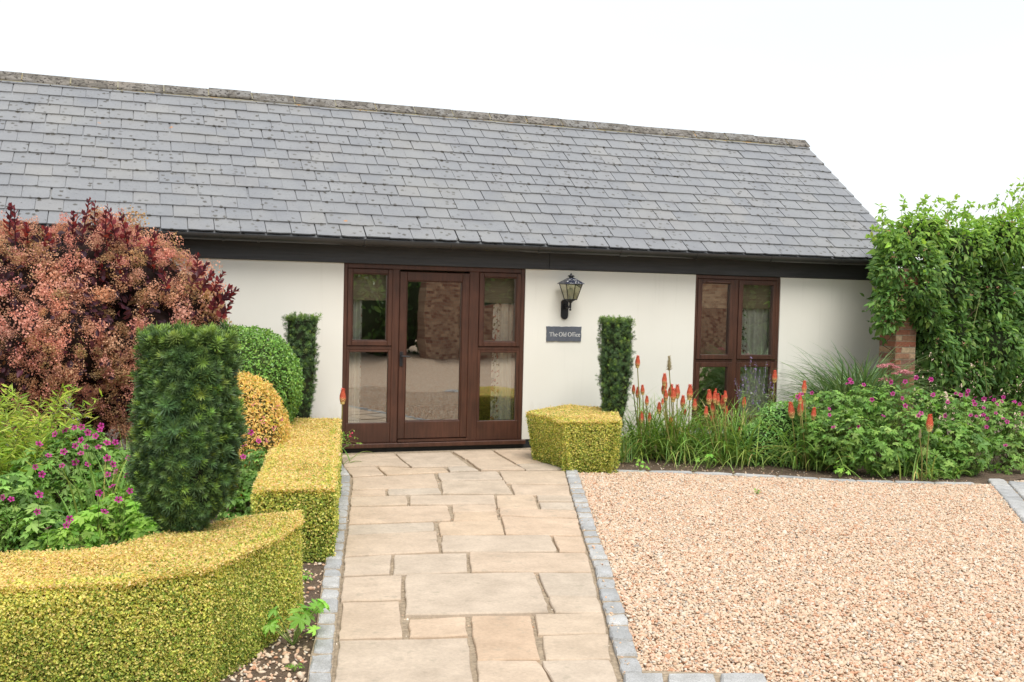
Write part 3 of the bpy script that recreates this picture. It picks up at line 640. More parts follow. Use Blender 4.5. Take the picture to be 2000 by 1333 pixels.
g.add([(xx, *q[1:]) for xx in (X0, XV - .004) for q in (q0, q1, q2, q3)], [(0, 4, 5, 1), (3, 2, 6, 7), (0, 3, 7, 4), (1, 5, 6, 2), (4, 7, 6, 5)], (.3, 0, 0)); g.build('under_eave_course', MSLATE, cot)
# top course: wide short slates tucked under the ridge
Lr = 13.55 * GA
# ridge tiles
T0, TW = -1.2084, .5266
RY, RZ = 2.2514, 4.283
def ridge_mesh(L, seed):
    r = np.random.default_rng(seed); leg, t_ = .178, .018; out = []; c, s = math.cos(PIT), math.sin(PIT)
    pr = [(-leg * c, -leg * s), (-.02, -.006), (0, .0), (.02, -.006), (leg * c, -leg * s), (leg * c - .0, -leg * s - t_), (0, -t_ * 1.3), (-leg * c, -leg * s - t_)]
    g = Geo(); n = len(pr); V = [(0, *p) for p in pr] + [(L, *(np.array(p) + r.normal(size=2) * .002)) for p in pr]
    g.add(V, [(i, n + i, n + (i + 1) % n, (i + 1) % n) for i in range(n)] + [tuple(range(n))[::-1], tuple(range(n, 2 * n))]); return g.mesh('ridge_tile', MRIDGE)
RM = [ridge_mesh(TW - .016, k) for k in range(4)]
x = T0 - 11 * TW; g = Geo(); leg = .17
while x < XV - .1:
    L = min(TW, XV + .02 - x)
    place('ridge_tile', RM[rng.integers(4)], (x + .008, RY, RZ + rng.normal() * .004), Matrix.Rotation(rng.normal() * .004, 4, 'Y'), cot, (L / TW, 1, 1) if L < TW else None)
    for s_ in (-1, 1): g.add([(x - .009, RY, RZ - .004), (x + .009, RY, RZ - .004), (x + .009, RY + s_ * leg * cu, RZ - .004 - leg * su), (x - .009, RY + s_ * leg * cu, RZ - .004 - leg * su)], [(0, 1, 2, 3)])
    x += TW
for s_ in (-1,):      # bedding mortar below the tile edge
    ys = RY - .165 * cu; zs_ = RZ - .165 * su - .02
    nseg = 160; xs = np.linspace(X0, XV, nseg); top = np.c_[xs, np.full(nseg, ys), np.full(nseg, zs_)]; bot = np.c_[xs, ys - .018 + rng.normal(size=nseg) * .004, zs_ - .027 + rng.normal(size=nseg) * .004]
    g.add(np.concatenate([top, bot]), [(i, nseg + i, nseg + i + 1, i + 1) for i in range(nseg - 1)])
g.build('ridge_mortar', MMORTAR, cot)
# back slope of the roof
g = Geo(); g.add([(X0, RY, 4.235), (XV, RY, 4.235), (XV, 2 * RY - EY, EZ), (X0, 2 * RY - EY, EZ)], [(0, 1, 2, 3)]); g.build('back_roof_slope', MSLATE, cot)

# entrance screen
def pane(par, x0, x1, z0, z1, y):
    g = Geo(); g.add([(x0, y, z0), (x1, y, z0), (x1, y, z1), (x0, y, z1)], [(0, 1, 2, 3)]); return g.build('glass_pane', MGLASS, par)
g = Geo()
cbox(g, DX0, DX0 + .046, .0, .1, ZS, ZT); cbox(g, DX1 - .05, DX1, .0, .1, ZS, ZT)
cbox(g, DX0 + .046, DX1 - .05, .0015, .1, ZT - .052, ZT)
cbox(g, 2.758, 2.839, .003, .1, ZS, ZT - .052); cbox(g, 3.659, 3.776, .003, .1, ZS, ZT - .052)
for a, b2 in ((2.2515, 2.758), (3.776, 4.2875)):
    cbox(g, a, b2, .004, .1, 1.158, 1.198, .004); cbox(g, a, b2, .004, .1, ZS, .335, .005)
    cbox(g, a, a + .035, .006, .1, .335, 1.158); cbox(g, b2 - .035, b2, .006, .1, .335, 1.158); cbox(g, a + .035, b2 - .035, .007, .1, 1.128, 1.158)
scr = g.build('entrance_screen', MWOOD, cot)
g = Geo(); cbox(g, DX0 - .03, DX1 + .03, -.065, .02, .062, ZS - .001, .006); g.build('sill', MWOOD, scr)
for a, b2 in ((2.253, 2.756), (3.778, 4.2855)):
    g = Geo(); ringframe(g, a, b2, 1.2, 2.052, .052, -.014, .05, .006); ringframe(g, a + .051, b2 - .051, 1.251, 2.001, .012, -.006, .03, .005); g.build('sash', MWOOD, scr)
    pane(scr, a + .06, b2 - .06, 1.258, 1.995, .028); pane(scr, a + .03, b2 - .03, .33, 1.135, .03)
g = Geo(); ringframe(g, 2.842, 3.656, .15, 2.034, .08, -.004, .05, .006, wb=.195, wt=.1); ringframe(g, 2.921, 3.577, .344, 1.935, .012, .002, .03, .005); leaf = g.build('door_leaf', MWOOD, scr)
pane(scr, 2.93, 3.568, .352, 1.928, .026)
g = Geo(); cbox(g, 2.85, 2.888, -.016, -.003, .972, 1.135, .003); tube(g, [(2.868, -.014, 1.085), (2.868, -.052, 1.085)], .011, 8); tube(g, [(2.868, -.05, 1.085), (2.9, -.054, 1.085), (2.965, -.05, 1.08)], [.009, .0085, .007], 8)
box(g, 2.8645, 2.8725, -.018, -.0155, 1.0, 1.03); g.build('door_handle', MIRON, scr)
g = Geo(); box(g, 2.842, 3.656, -.03, .02, .118, .144); g.build('weather_bar', MWOOD, scr)
# window
g = Geo(); cbox(g, WX0, WX0 + .04, .0, .1, .2, ZT); cbox(g, WX1 - .042, WX1, .0, .1, .2, ZT); cbox(g, WX0 + .04, WX1 - .042, .0015, .1, ZT - .045, ZT)
cbox(g, 7.152, 7.216, .003, .1, .2, ZT - .045); cbox(g, WX0 + .04, 7.152, .004, .1, 1.022, 1.05); cbox(g, 7.216, WX1 - .042, .004, .1, 1.022, 1.05); cbox(g, WX0 + .04, 7.152, .0045, .1, .2, .28); cbox(g, 7.216, WX1 - .042, .0045, .1, .2, .28)
win = g.build('window', MWOOD, cot)
for a, b2 in ((6.631, 7.15), (7.218, 7.782)):
    g = Geo(); ringframe(g, a, b2, 1.054, 2.06, .06, -.013, .05, .006); g.build('casement', MWOOD, win)
    g = Geo(); ringframe(g, a, b2, .284, 1.018, .06, -.007, .05, .006); g.build('lower_light', MWOOD, win)
    pane(win, a + .05, b2 - .05, 1.1, 2.01, .028); pane(win, a + .05, b2 - .05, .33, .97, .03)
g = Geo(); cbox(g, 6.75, 7.082, -.03, -.012, 2.014, 2.034, .004); g.build('trickle_vent', flat('brown_vent', (.12, .06, .045), .4), win)

# curtains and blinds hang inside: things of their own
def curtain(x0, x1, y, bandx, bw, label, grp):
    n = 48; xs = np.linspace(x0, x1, n); g = Geo(); zs_ = np.linspace(.07, 1.98, 12); V = []
    for z in zs_:
        fl = .55 + .45 * (1.98 - z) / 1.9
        V += [(x, y + .028 * fl * math.sin((x - x0) * 95 + .6 * math.sin(z * 2)) + .01 * math.sin(x * 37 + z), z) for x in xs]
    F = [(r * n + i, r * n + i + 1, (r + 1) * n + i + 1, (r + 1) * n + i) for r in range(11) for i in range(n - 1)]
    o_ = g.add(V, F, smooth=True).build('curtain', curtainmat('curtain_cloth', bandx, bw)); return tag(o_, label, 'curtain', grp)
curtain(2.18, 2.452, .16, 2.452, .02, 'plain pale curtain drawn back at the left edge of the entrance glazing', 'curtains behind the glass')
curtain(4.0, 4.34, .16, 4.03, .075, 'cream floral edged curtain behind the sidelight right of the glazed door', 'curtains behind the glass')
curtain(7.3, 7.86, .16, 7.38, .09, 'cream curtain with dark floral sprays behind the two casement window', 'curtains behind the glass')
def blind(x0, x1, z0, label):
    g = Geo(); box(g, x0, x1, .105, .113, z0, 2.06); box(g, x0, x1, .098, .118, z0 - .012, z0 + .004)
    for k in range(3): box(g, x0, x1, .1, .106, z0 + .08 + k * .09, z0 + .086 + k * .09)
    tag(g.build('roman_blind', MBLIND), label, 'blind', 'woven blinds behind the glass')
blind(2.26, 2.76, 1.715, 'woven tan blind half lowered in the sidelight left of the door')
blind(3.78, 4.28, 1.715, 'woven tan blind half lowered in the sidelight right of the door')
blind(6.65, 7.78, 1.712, 'wide woven blind pulled part way down the two casement window')

# ------------------------------------------------------------------ wall lantern and name sign
lan = thing('wall_lantern', (4.835, -.012, 1.53), 'black coach lantern with cream glass on a bracket above the name sign', 'lantern')
g = Geo(); ar = [(math.cos(a) * .045, math.sin(a) * .045) for a in np.linspace(math.pi, 2 * math.pi, 9)]
po = [(4.835 + x, 1.572 + z) for x, z in ar] + [(4.88, 1.735), (4.86, 1.76), (4.81, 1.76), (4.79, 1.735)]; n = len(po)
g.add([(x, -.03, z) for x, z in po] + [(x, -.012, z) for x, z in po], [tuple(range(n)), tuple(range(n, 2 * n))[::-1]] + [(i, n + i, n + (i + 1) % n, (i + 1) % n) for i in range(n)])
for z in (1.56, 1.70): lathe(g, [(.0, .006), (.008, .004), (.009, 0)], (4.835, -.033, z), 8)
g.build('back_plate', MIRON, lan)
lx, ly = 4.832, -.2
g = Geo(); a = np.linspace(0, 1, 12)
arm = [(4.835, -.03, 1.70)] + [(4.835 - .003 * t_, -.03 - .17 * t_, 1.70 - .035 * math.sin(t_ * math.pi)) for t_ in a[1:]] + [(lx, ly, 1.735)]
tube(g, arm, .012, 8); tube(g, [(4.835, -.03, 1.66), (4.835, -.09, 1.655), (4.834, -.13, 1.675), (4.834, -.12, 1.7)], .008, 8)
lathe(g, [(.0, 1.632), (.01, 1.637), (.013, 1.648), (.008, 1.658), (.011, 1.668), (.013, 1.69), (.011, 1.72), (.03, 1.742), (.05, 1.752), (.056, 1.762), (.0, 1.763)], (lx, ly, 0), 16)
g.build('arm', MIRON, lan)
g = Geo(); tb, tt = .055, .102; zb, zt_ = 1.765, 1.945
cn = lambda h, z: [np.array((lx + sx * h, ly + sy * h, z)) for sx, sy in ((-1, -1), (1, -1), (1, 1), (-1, 1))]
B, T_ = cn(tb, zb), cn(tt, zt_)
for i in range(4):
    tube(g, [B[i], T_[i]], .0055, 4, smooth=False); tube(g, [B[i], B[(i + 1) % 4]], .006, 4, smooth=False); tube(g, [T_[i], T_[(i + 1) % 4]], .007, 4, smooth=False)
g.build('cage', MIRON, lan)
for i in range(4):
    Geo().add([B[i], B[(i + 1) % 4], T_[(i + 1) % 4], T_[i]], [(0, 1, 2, 3)]).build('glass_pane', MLAMPGLASS, lan)
g = Geo(); e = cn(.124, 1.946); e2 = cn(.121, 1.952); r1 = cn(.028, 2.018)
g.add(np.array(e + e2 + r1), [(3, 2, 1, 0)] + [(i, (i + 1) % 4, 4 + (i + 1) % 4, 4 + i) for i in range(4)] + [(4 + i, 4 + (i + 1) % 4, 8 + (i + 1) % 4, 8 + i) for i in range(4)] + [(8, 9, 10, 11)])
mcap, t, b, o = newmat('flaking_lantern_paint'); f = noise(t, wcoords(t), 55, 3); t.links.new(ramp(t, f, [(.58, (.022, .026, .045)), (.62, (.55, .55, .52))]), b.inputs['Base Color']); b.inputs['Roughness'].default_value = .3
g.build('cap', mcap, lan)
g = Geo(); lathe(g, [(.026, 2.018), (.026, 2.03), (.046, 2.034), (.03, 2.046), (.012, 2.05), (.014, 2.058), (.007, 2.066), (.0, 2.078)], (lx, ly, 0), 12); g.build('finial', MIRON, lan)
g = Geo(); lathe(g, [(.018, 1.766), (.018, 1.795), (.014, 1.8), (.028, 1.825), (.034, 1.85), (.03, 1.88), (.014, 1.9), (.0, 1.903)], (lx, ly, 0), 14); g.build('bulb', flat('white_bulb', (.7, .7, .64), .3), lan)

sg = thing('name_sign', (4.835, -.012, 1.265), 'small dark slate name plaque reading The Old Office under the lantern', 'sign'); o3 = np.array((4.835, -.012, 1.265)); ORG[sg.name] = o3
r = np.random.default_rng(3); cs = [(4.612, 1.266), (5.058, 1.266), (5.061, 1.443), (4.611, 1.442)]; out = []
for i in range(4):
    a, b2 = np.array(cs[i]), np.array(cs[(i + 1) % 4]); k = 14 if i % 2 == 0 else 6
    for j in range(k): out.append(a + (b2 - a) * j / k + r.normal(size=2) * .0016)
n = len(out); cen = np.mean(out, 0)
g = Geo(); inn = [p + (cen - p) * .012 for p in out]
V = [(p[0], -.012, p[1]) for p in out] + [(p[0], -.021, p[1]) for p in out] + [(p[0], -.026, p[1]) for p in inn]
g.add(V, [tuple(range(2 * n, 3 * n))] + [(q * n + i, q * n + (i + 1) % n, (q + 1) * n + (i + 1) % n, (q + 1) * n + i) for q in range(2) for i in range(n)]); g.build('plaque', MSIGN, sg)
# lettering drawn as serif strokes, 1 unit = cap height
def arc(cx, cz, rx, rz, a0, a1, n=14): return [(cx + rx * math.cos(math.radians(a)), cz + rz * math.sin(math.radians(a))) for a in np.linspace(a0, a1, n)]
TK, TN = .105, .05
def serif(x, z, w=.3): return ([(x - w / 2, z), (x + w / 2, z)], TN)
GL = {
 'T': (.86, [([(.43, .0), (.43, 1)], TK), ([(.03, .97), (.83, .97)], .07), ([(.05, .98), (.03, .76)], TN), ([(.81, .98), (.83, .76)], TN), serif(.43, .03)]),
 'h': (.64, [([(.13, 0), (.13, 1.05)], TK * .85), (arc(.32, .42, .17, .2, 180, 0), .08), ([(.5, .44), (.5, 0)], TK * .85), serif(.13, .03, .26), serif(.5, .03, .26), ([(.02, 1.02), (.15, 1.07)], TN)]),
 'e': (.56, [(arc(.29, .31, .23, .3, 10, 315, 20), .1), ([(.07, .36), (.51, .36)], TN)]),
 'O': (.98, [(arc(.48, .5, .4, .5, 0, 360, 30), .105)]),
 'l': (.32, [([(.16, 0), (.16, 1.05)], TK * .85), serif(.16, .03, .28), ([(.04, 1.02), (.18, 1.07)], TN)]),
 'd': (.66, [(arc(.29, .31, .22, .3, 20, 340, 20), .1), ([(.52, 0), (.52, 1.05)], TK * .85), ([(.4, 1.02), (.54, 1.07)], TN), ([(.52, .03), (.64, .05)], TN)]),
 'f': (.38, [([(.17, 0), (.17, .82)], TK * .85), (arc(.33, .84, .16, .2, 180, 40, 9), .075), ([(.03, .6), (.36, .6)], TN), serif(.17, .03, .28)]),
 'i': (.32, [([(.16, 0), (.16, .62)], TK * .85), serif(.16, .03, .28), ([(.05, .58), (.17, .63)], TN), ([(.16, .86), (.16, .97)], .11)]),
 'c': (.54, [(arc(.29, .31, .23, .3, 40, 318, 18), .1)]), ' ': (.3, [])}
txt = 'The Old Office'; tot = sum(GL[c][0] for c in txt); cap = .0475; sc = .398 / (tot * cap); cx = 4.646; g = Geo()
for ch in txt:
    adv, st = GL[ch]
    for pts, w in st:
        p = np.array(pts, float); tg = np.gradient(p, axis=0); tg /= np.linalg.norm(tg, axis=1)[:, None]; nn = np.c_[-tg[:, 1], tg[:, 0]] * w / 2
        if ch == 'O' and len(p) > 20: nn = nn * (.6 + .7 * np.abs(nn[:, 0:1]) / (w / 2))
        A, B_ = p + nn, p - nn; m = len(p)
        V = [(cx + q[0] * cap * sc, -.0268, 1.326 + q[1] * cap) for q in A] + [(cx + q[0] * cap * sc, -.0268, 1.326 + q[1] * cap) for q in B_]
        g.add(V, [(i, i + 1, m + i + 1, m + i) for i in range(m - 1)])
    cx += adv * cap * sc
g.build('lettering', MLETTER, sg)

# ------------------------------------------------------------------ plants: shapes shared by many leaves
LEAF2 = (np.array([(0, 0, 0), (.5, .5, .12), (0, 1, -.04), (-.5, .5, .12)]), [(0, 1, 2), (0, 2, 3)])          # small folded leaf
LEAF4 = (np.array([(0, 0, 0), (.34, .28, .1), (.36, .6, .1), (0, 1, -.06), (-.36, .6, .1), (-.34, .28, .1), (0, .5, 0)]),
         [(0, 1, 6), (1, 2, 6), (2, 3, 6), (3, 4, 6), (4, 5, 6), (5, 0, 6)])                                     # broad leaf
def palm(nl=5, deep=.42, teeth=True):                                                                           # lobed geranium leaf
    out = []; a0, a1 = math.radians(-35), math.radians(215)
    for k in range(nl):
        m = a0 + (a1 - a0) * (k + .5) / nl; h = (a1 - a0) / nl / 2; L = 1 - .12 * abs(k - (nl - 1) / 2)
        out += [(m - h, deep * L), (m - h * .62, .78 * L), (m - h * .38, .72 * L), (m - h * .1, 1.0 * L), (m + h * .2, .8 * L), (m + h * .6, .82 * L)] if teeth else [(m - h, deep * L), (m - h * .5, .82 * L), (m, L), (m + h * .5, .82 * L)]
    out.append((a1, deep * .9))
    V = [(0, 0, .0)] + [(r * math.cos(a), r * math.sin(a), .14 * r * math.cos((a - a0) / (a1 - a0) * nl * 2 * math.pi) * .6 - .18 * r * r) for a, r in out]
    return np.array(V), [(0, i, i + 1) for i in range(1, len(V) - 1)]
PALM = palm(); PALM3 = palm(5, .4, False)
def cloud(g, pts, nrm, size, cols, proto=LEAF2, spread=.8, aspect=.7, mi=0):
    m = len(pts); N = unit(unit(nrm) + spread * rng.normal(size=(m, 3))); R = rotz(N)
    s = size * np.exp(.22 * rng.normal(size=m)); S = np.stack([s * aspect, s, s], -1)
    return g.inst(proto, R * S[:, None, :], pts, cols, mi)
def blob_pts(blobs, n, inner=.86, jit=.1, back=-.55):
    B = np.array([b[0] for b in blobs], float); Rr = np.array([b[1] for b in blobs], float)           # centre, (rx, ry, rz)
    w = (Rr.prod(1)) ** (2 / 3); P_, Nn = [], []
    i = rng.choice(len(B), n * 2, p=w / w.sum()); d = unit(rng.normal(size=(n * 2, 3)))
    p = B[i] + d * Rr[i] * (1 - np.abs(rng.normal(size=(n * 2, 1))) * jit); nr = unit(d / Rr[i])
    ok = np.ones(n * 2, bool)
    for k in range(len(B)):
        q = (((p - B[k]) / Rr[k]) ** 2).sum(1) < inner ** 2; ok &= ~(q & (i != k))
    v = unit(CAMP - p); ok &= ((nr * v).sum(1) > back) & (p[:, 2] > .01)
    return p[ok][:n], nr[ok][:n]
def blob_core(g, blobs, k=.8, col=(.03, .028, .016)):  # solid dark blobs added inside foliage to block light and darken leaf gaps
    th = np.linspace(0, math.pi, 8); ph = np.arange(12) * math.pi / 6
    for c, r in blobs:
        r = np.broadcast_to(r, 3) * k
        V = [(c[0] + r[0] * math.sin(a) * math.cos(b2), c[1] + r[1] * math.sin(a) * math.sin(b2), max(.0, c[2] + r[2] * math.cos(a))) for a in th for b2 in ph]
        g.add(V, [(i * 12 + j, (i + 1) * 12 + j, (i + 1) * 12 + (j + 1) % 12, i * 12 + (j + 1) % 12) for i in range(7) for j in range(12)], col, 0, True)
def pblob(px, py, r, y, ry=None, rz=None, sc=1.0):                  # blob seen at a place in the photograph, standing at depth y
    c = P(px, py, y); m = 1 / pxm(c); return (c, (r * m, (ry or r) * m, (rz or r) * m))
def blades(g, base, az, el, length, width, bend, cols, k=6, mi=0, fold=.25, tipbend=1.0):
    m = len(base); t = np.linspace(0, 1, k + 1); e = el[:, None] - bend[:, None] * t[None] ** (1.0 + .5 * tipbend)
    st = length[:, None] / k; dx = np.cos(e) * st; dz = np.sin(e) * st
    h = np.concatenate([np.zeros((m, 1)), np.cumsum(dx[:, :-1], 1)], 1); z = np.concatenate([np.zeros((m, 1)), np.cumsum(dz[:, :-1], 1)], 1)
    ca, sa = np.cos(az)[:, None], np.sin(az)[:, None]
    C = np.stack([base[:, 0:1] + h * ca, base[:, 1:2] + h * sa, np.maximum(base[:, 2:3] + z, .01)], -1)
    w = width[:, None] * (np.minimum(1, .55 + 2.2 * t) * (1 - t ** 2.2))[None] + .0006
    sd_ = np.stack([-sa, ca, np.zeros_like(sa)], -1) * w[..., None]
    L_, R_ = C - sd_ / 2, C + sd_ / 2; L_[..., 2] += w * fold; R_[..., 2] += w * fold
    V = np.stack([L_, C, R_], 2).reshape(m, -1, 3); n = 3 * (k + 1); F = []
    for i in range(k):
        for j in range(2): F.append((i * 3 + j, i * 3 + j + 1, i * 3 + j + 4, i * 3 + j + 3))
    off = (np.arange(m) * n)[:, None, None] + g.n
    g.f.append(((np.array(F)[None] + off).reshape(-1, 4), mi, True)); g.v.append(V.reshape(-1, 3)); g.c.append(np.repeat(cols, n, 0)); g.n += m * n
U = rng.uniform

# ------------------------------------------------------------------ clipped golden hedges
GOLD = [(.58, .46, .185), (.61, .45, .22), (.52, .44, .15), (.39, .39, .10), (.61, .40, .22)]; GREEN = [(.13, .19, .035), (.21, .27, .05), (.30, .35, .065), (.09, .14, .025)]
def hedge(poly, zt, nside, ntop, leaf, label, taper=.0, skip=()):
    poly = ccw([tuple(np.array(p)[:2]) for p in poly]); A = np.array(poly); n = len(A); cen = A.mean(0)
    h = thing('golden_hedge', (*cen, 0), label, 'hedge', 'clipped golden hedges edging the path'); ORG[h.name] = np.array((*cen, 0.0))
    ins = lambda d_: A + (cen - A) / np.linalg.norm(cen - A, axis=1)[:, None] * d_
    g = Geo(); i0, i1 = ins(.06 + taper * 1.7), ins(.06); g.add(np.concatenate([np.c_[i0, np.zeros(n)], np.c_[i1, np.full(n, zt - .04)]]), [tuple(range(n, 2 * n))] + [(k, (k + 1) % n, n + (k + 1) % n, n + k) for k in range(n)], (.13, .12, .035)); g.build('twigs', BARK, h)
    g = Geo()
    for i in range(n):
        if i in skip: continue
        a, b2 = A[i], A[(i + 1) % n]; L = np.linalg.norm(b2 - a); d = (b2 - a) / L; nr = np.array([d[1], -d[0], 0.0]); m = int(L * zt * nside)
        u, v = U(0, 1, m), U(0, 1, m) ** .95; p = np.c_[a + (b2 - a) * u[:, None], v * zt]
        p += nr * (.024 * lumps(p, 3, i) + (U(0, 1, m) < .02) * U(0, .02, m) - np.abs(rng.normal(size=m)) * .022 - taper * (1 - v) - .05 * np.clip((v - .86) / .14, 0, 1) ** 2)[:, None]
        deep = rng.normal(size=m); gold = U(0, 1, m) < np.clip(.58 + .3 * (v - .5) + .16 * lumps(p, 2.2, 7), .08, .92)
        c = np.where(gold[:, None], pick([(.56, .49, .165), (.53, .50, .14), (.46, .47, .105), (.58, .46, .18)], [3, 4, 3, 1], m), pick(GREEN, [2.4, 3.4, 3, 1], m))
        cloud(g, p, np.broadcast_to(nr + np.array([0, 0, .55]), (m, 3)), leaf, c, spread=.75)
    lo_, hi_ = A.min(0), A.max(0); m = int((hi_ - lo_).prod() * ntop); q = U(lo_, hi_, (m, 2)); q = q[inpoly(q, poly)]; m = len(q)
    p = np.c_[q, np.full(m, zt)]; p[:, 2] += .02 * lumps(p, 3, 5) - np.abs(rng.normal(size=m)) * .016 + (U(0, 1, m) < .01) * U(0, .035, m)
    gold = U(0, 1, m) < np.clip(.88 + .16 * lumps(p, 1.4, 9), .45, .98); c = np.where(gold[:, None], pick(GOLD, [4, 3, 2.4, 1, 1.1], m), pick(GREEN, [1, 3, 4, .3], m))
    cloud(g, p, np.broadcast_to(np.array([0, 0, 1.0]), (m, 3)), leaf, c, spread=.6)
    g.build('foliage', HEDGELEAF, h, kind='stuff'); return h
z1 = .54
hedge([G(416, 1112, z1), G(592, 1018, z1), G(588, 1000, z1), G(500, 1006, z1), G(434, 1012, z1), G(253, 1056, z1), G(113, 1074, z1), G(0, 1082, z1), G(-320, 1082, z1), G(-320, 1160, z1), G(0, 1146, z1), G(250, 1132, z1)],
      z1, 58000, 44000, .0118, 'large golden green box hedge in the front corner with a yew rising from it', skip=(3, 4, 5, 6, 7, 8))
z2 = .49
hedge([G(493, 958, z2), G(656, 954, z2), G(660, 885, z2), G(665, 818, z2), G(577, 817, z2), G(556, 832, z2), G(525, 880, z2)], z2, 30000, 26000, .0155, 'long golden hedge running beside the path up to the entrance')
z3 = .55
hedge([G(1026, 803, z3), G(1103, 822, z3), G(1215, 823, z3), G(1205, 800, z3), G(1112, 791, z3)], z3, 32000, 25000, .0155, 'low square golden hedge right of the entrance by the lantern', taper=.1)

# ------------------------------------------------------------------ yews
def sprig(nn, seed=0):
    r = np.random.default_rng(seed); V = []; F = []; C = []
    for k in range(nn):
        t_ = k / (nn - 1); a = k * 2.4; y = .1 + .6 * t_; el = .12 + .95 * t_ ** 1.5 + .14 * r.normal(); L = .62 * (1 - .42 * t_) * (1 + .15 * r.normal())
        d = np.array([math.cos(a) * math.cos(el), math.sin(el), math.sin(a) * math.cos(el)]); s_ = np.array([-math.sin(a), 0, math.cos(a)]) * .034
        b0 = np.array([0, y, 0]); i = len(V); V += [b0, b0 + d * L * .55 + s_, b0 + d * L, b0 + d * L * .55 - s_]; F.append((i, i + 1, i + 2, i + 3))
        C += [np.array([.82, .82, .82]) * (1 - .1 * (1 - t_)) + np.array([.9, .75, .2]) * (.55 * t_ ** 3)] * 4
    return np.array(V), F, np.array(C)
def yew(base, R, z0, z1, prof, ns, size, label, needles=34, square=.5):
    t_ = thing('yew_column', (base[0], base[1], 0), label, 'yew', 'clipped yew columns'); ORG[t_.name] = np.array((base[0], base[1], 0.0))
    zz = np.array([p[0] for p in prof]); rr = np.array([p[1] for p in prof])
    rad = lambda z, a: R * np.interp((z - z0) / (z1 - z0), zz, rr) * (1 + square * (.11 * np.cos(4 * (a - .35)) ** 2 - .05))
    g = Geo(); tube(g, [(base[0], base[1], 0), (base[0], base[1], z0 + .1)], R * .16, 7, (.06, .04, .025)); g.build('trunk', BARK, t_)
    g = Geo(); zs_ = np.linspace(z0 + .02, z1 - .05, 14); a_ = np.arange(18) * math.pi / 9
    V = [(base[0] + (rad(z, a) * .78) * math.cos(a), base[1] + rad(z, a) * .78 * math.sin(a), z) for z in zs_ for a in a_]
    g.add(V, [(i * 18 + j, i * 18 + (j + 1) % 18, (i + 1) * 18 + (j + 1) % 18, (i + 1) * 18 + j) for i in range(13) for j in range(18)] + [tuple(range(13 * 18, 14 * 18))], (.018, .022, .01)); g.build('dark_branch_core', BARK, t_)
    g = Geo(); m = ns; z = z0 - .07 + (z1 - z0 + .015) * U(0, 1, m) ** 1.15; a = U(0, 2 * math.pi, m); nr = np.c_[np.cos(a), np.sin(a), np.zeros(m)]
    p = np.c_[base[0] + 0 * a, base[1] + 0 * a, z] + nr * (rad(z, a) - size * .75 - np.abs(rng.normal(size=m)) * size * .45 + size * .5 * lumps(np.c_[nr[:, :2] * R, z], 5, 2))[:, None]
    D = unit(nr * .8 + np.array([0, 0, .6]) + .35 * rng.normal(size=(m, 3)))
    mt = int(ns * .22 * R / (z1 - z0) * 2.2) + 40; q = np.sqrt(U(0, 1, mt)); a2 = U(0, 2 * math.pi, mt); rt = rad(np.full(mt, z1), a2) * q * .95
    p2 = np.c_[base[0] + rt * np.cos(a2), base[1] + rt * np.sin(a2), z1 - size * .95 + size * .26 * rng.normal(size=mt)]; D2 = unit(np.array([0, 0, 1.0]) + .35 * rng.normal(size=(mt, 3)))
    p = np.concatenate([p, p2]); D = np.concatenate([D, D2]); m = len(p); keep = ((p - np.array([*base[:2], 0]))[:, :2] @ unit((CAMP - np.array([*base[:2], 0]))[:2])) > -R * .55; p, D = p[keep], D[keep]; m = len(p)
    new = (U(0, 1, m) < .16) | (np.arange(m) > m - mt * .6)
    c = np.where(new[:, None], pick([(.115, .19, .045), (.155, .235, .05)], [3, 1], m), pick([(.055, .105, .038), (.072, .13, .044), (.042, .083, .032)], [3, 2, 2], m))
    for s_ in range(3):
        k = np.arange(m) % 3 == s_; sz = size * np.exp(.18 * rng.normal(size=k.sum()))
        g.inst(sprig(needles, s_), roty(D[k]) * sz[:, None, None], p[k], c[k])
    g.build('foliage', NEEDLE, t_, kind='stuff'); return t_
yc = G(362, 1056, .5); yew((yc[0] + .008, yc[1] + .12), .268, .50, 1.56, [(0, .3), (.06, .5), (.14, .78), (.3, 1.0), (.55, .98), (.8, .93), (1, .90)], 5600, .07, 'big dark yew column clipped flat on top, rising from the front hedge', 46, .6)
yc = P(588, 720, -.55); yew((yc[0], yc[1]), .185, .25, 1.535, [(0, .5), (.3, .72), (.6, .92), (1, .98)], 2500, .055, 'slim yew column against the cream wall left of the entrance', 24, .8)
yc = P(1202, 720, -.95); yew((yc[0], yc[1]), .205, .42, 1.57, [(0, .52), (.12, .72), (.35, .88), (.6, .97), (1, .98)], 2600, .055, 'slim yew column behind the low hedge right of the name plaque', 24, .8)

# ------------------------------------------------------------------ round clipped shrubs
def shrub(name, blobs, n, leaf, pal, w, label, cat, proto=LEAF2, mat=None, spread=.8, core=(.045, .065, .02), jit=.06, aspect=.6, kcore=.86):
    c = np.mean([b[0] for b in blobs], 0); t_ = thing(name, (c[0], c[1], 0), label, cat); ORG[t_.name] = np.array((c[0], c[1], 0.0))
    g = Geo(); blob_core(g, blobs, kcore, core); g.build('dark_branch_core', BARK, t_)  # added dark core, keeps light from leaking through the leaves
    p, nr = blob_pts(blobs, n, .92, jit); m = len(p); p = p + nr * (.02 * lumps(p, 4, 1))[:, None]
    g = Geo(); cloud(g, p, nr + np.array([0, 0, .35]), leaf, pick(pal, w, m, .14), proto, spread, aspect); g.build('foliage', mat or LEAF, t_, kind='stuff'); return t_
shrub('box_ball', [pblob(468, 742, 122, -1.15, rz=108), pblob(452, 790, 118, -1.1), pblob(525, 780, 62, -.95)], 22000, .028, [(.12, .24, .045), (.17, .31, .06), (.085, .17, .034), (.23, .36, .085)], [4, 3, 3, 1.5], 'rounded bright green box bush beside the front yew', 'shrub', mat=GLOSSLEAF, spread=.9)
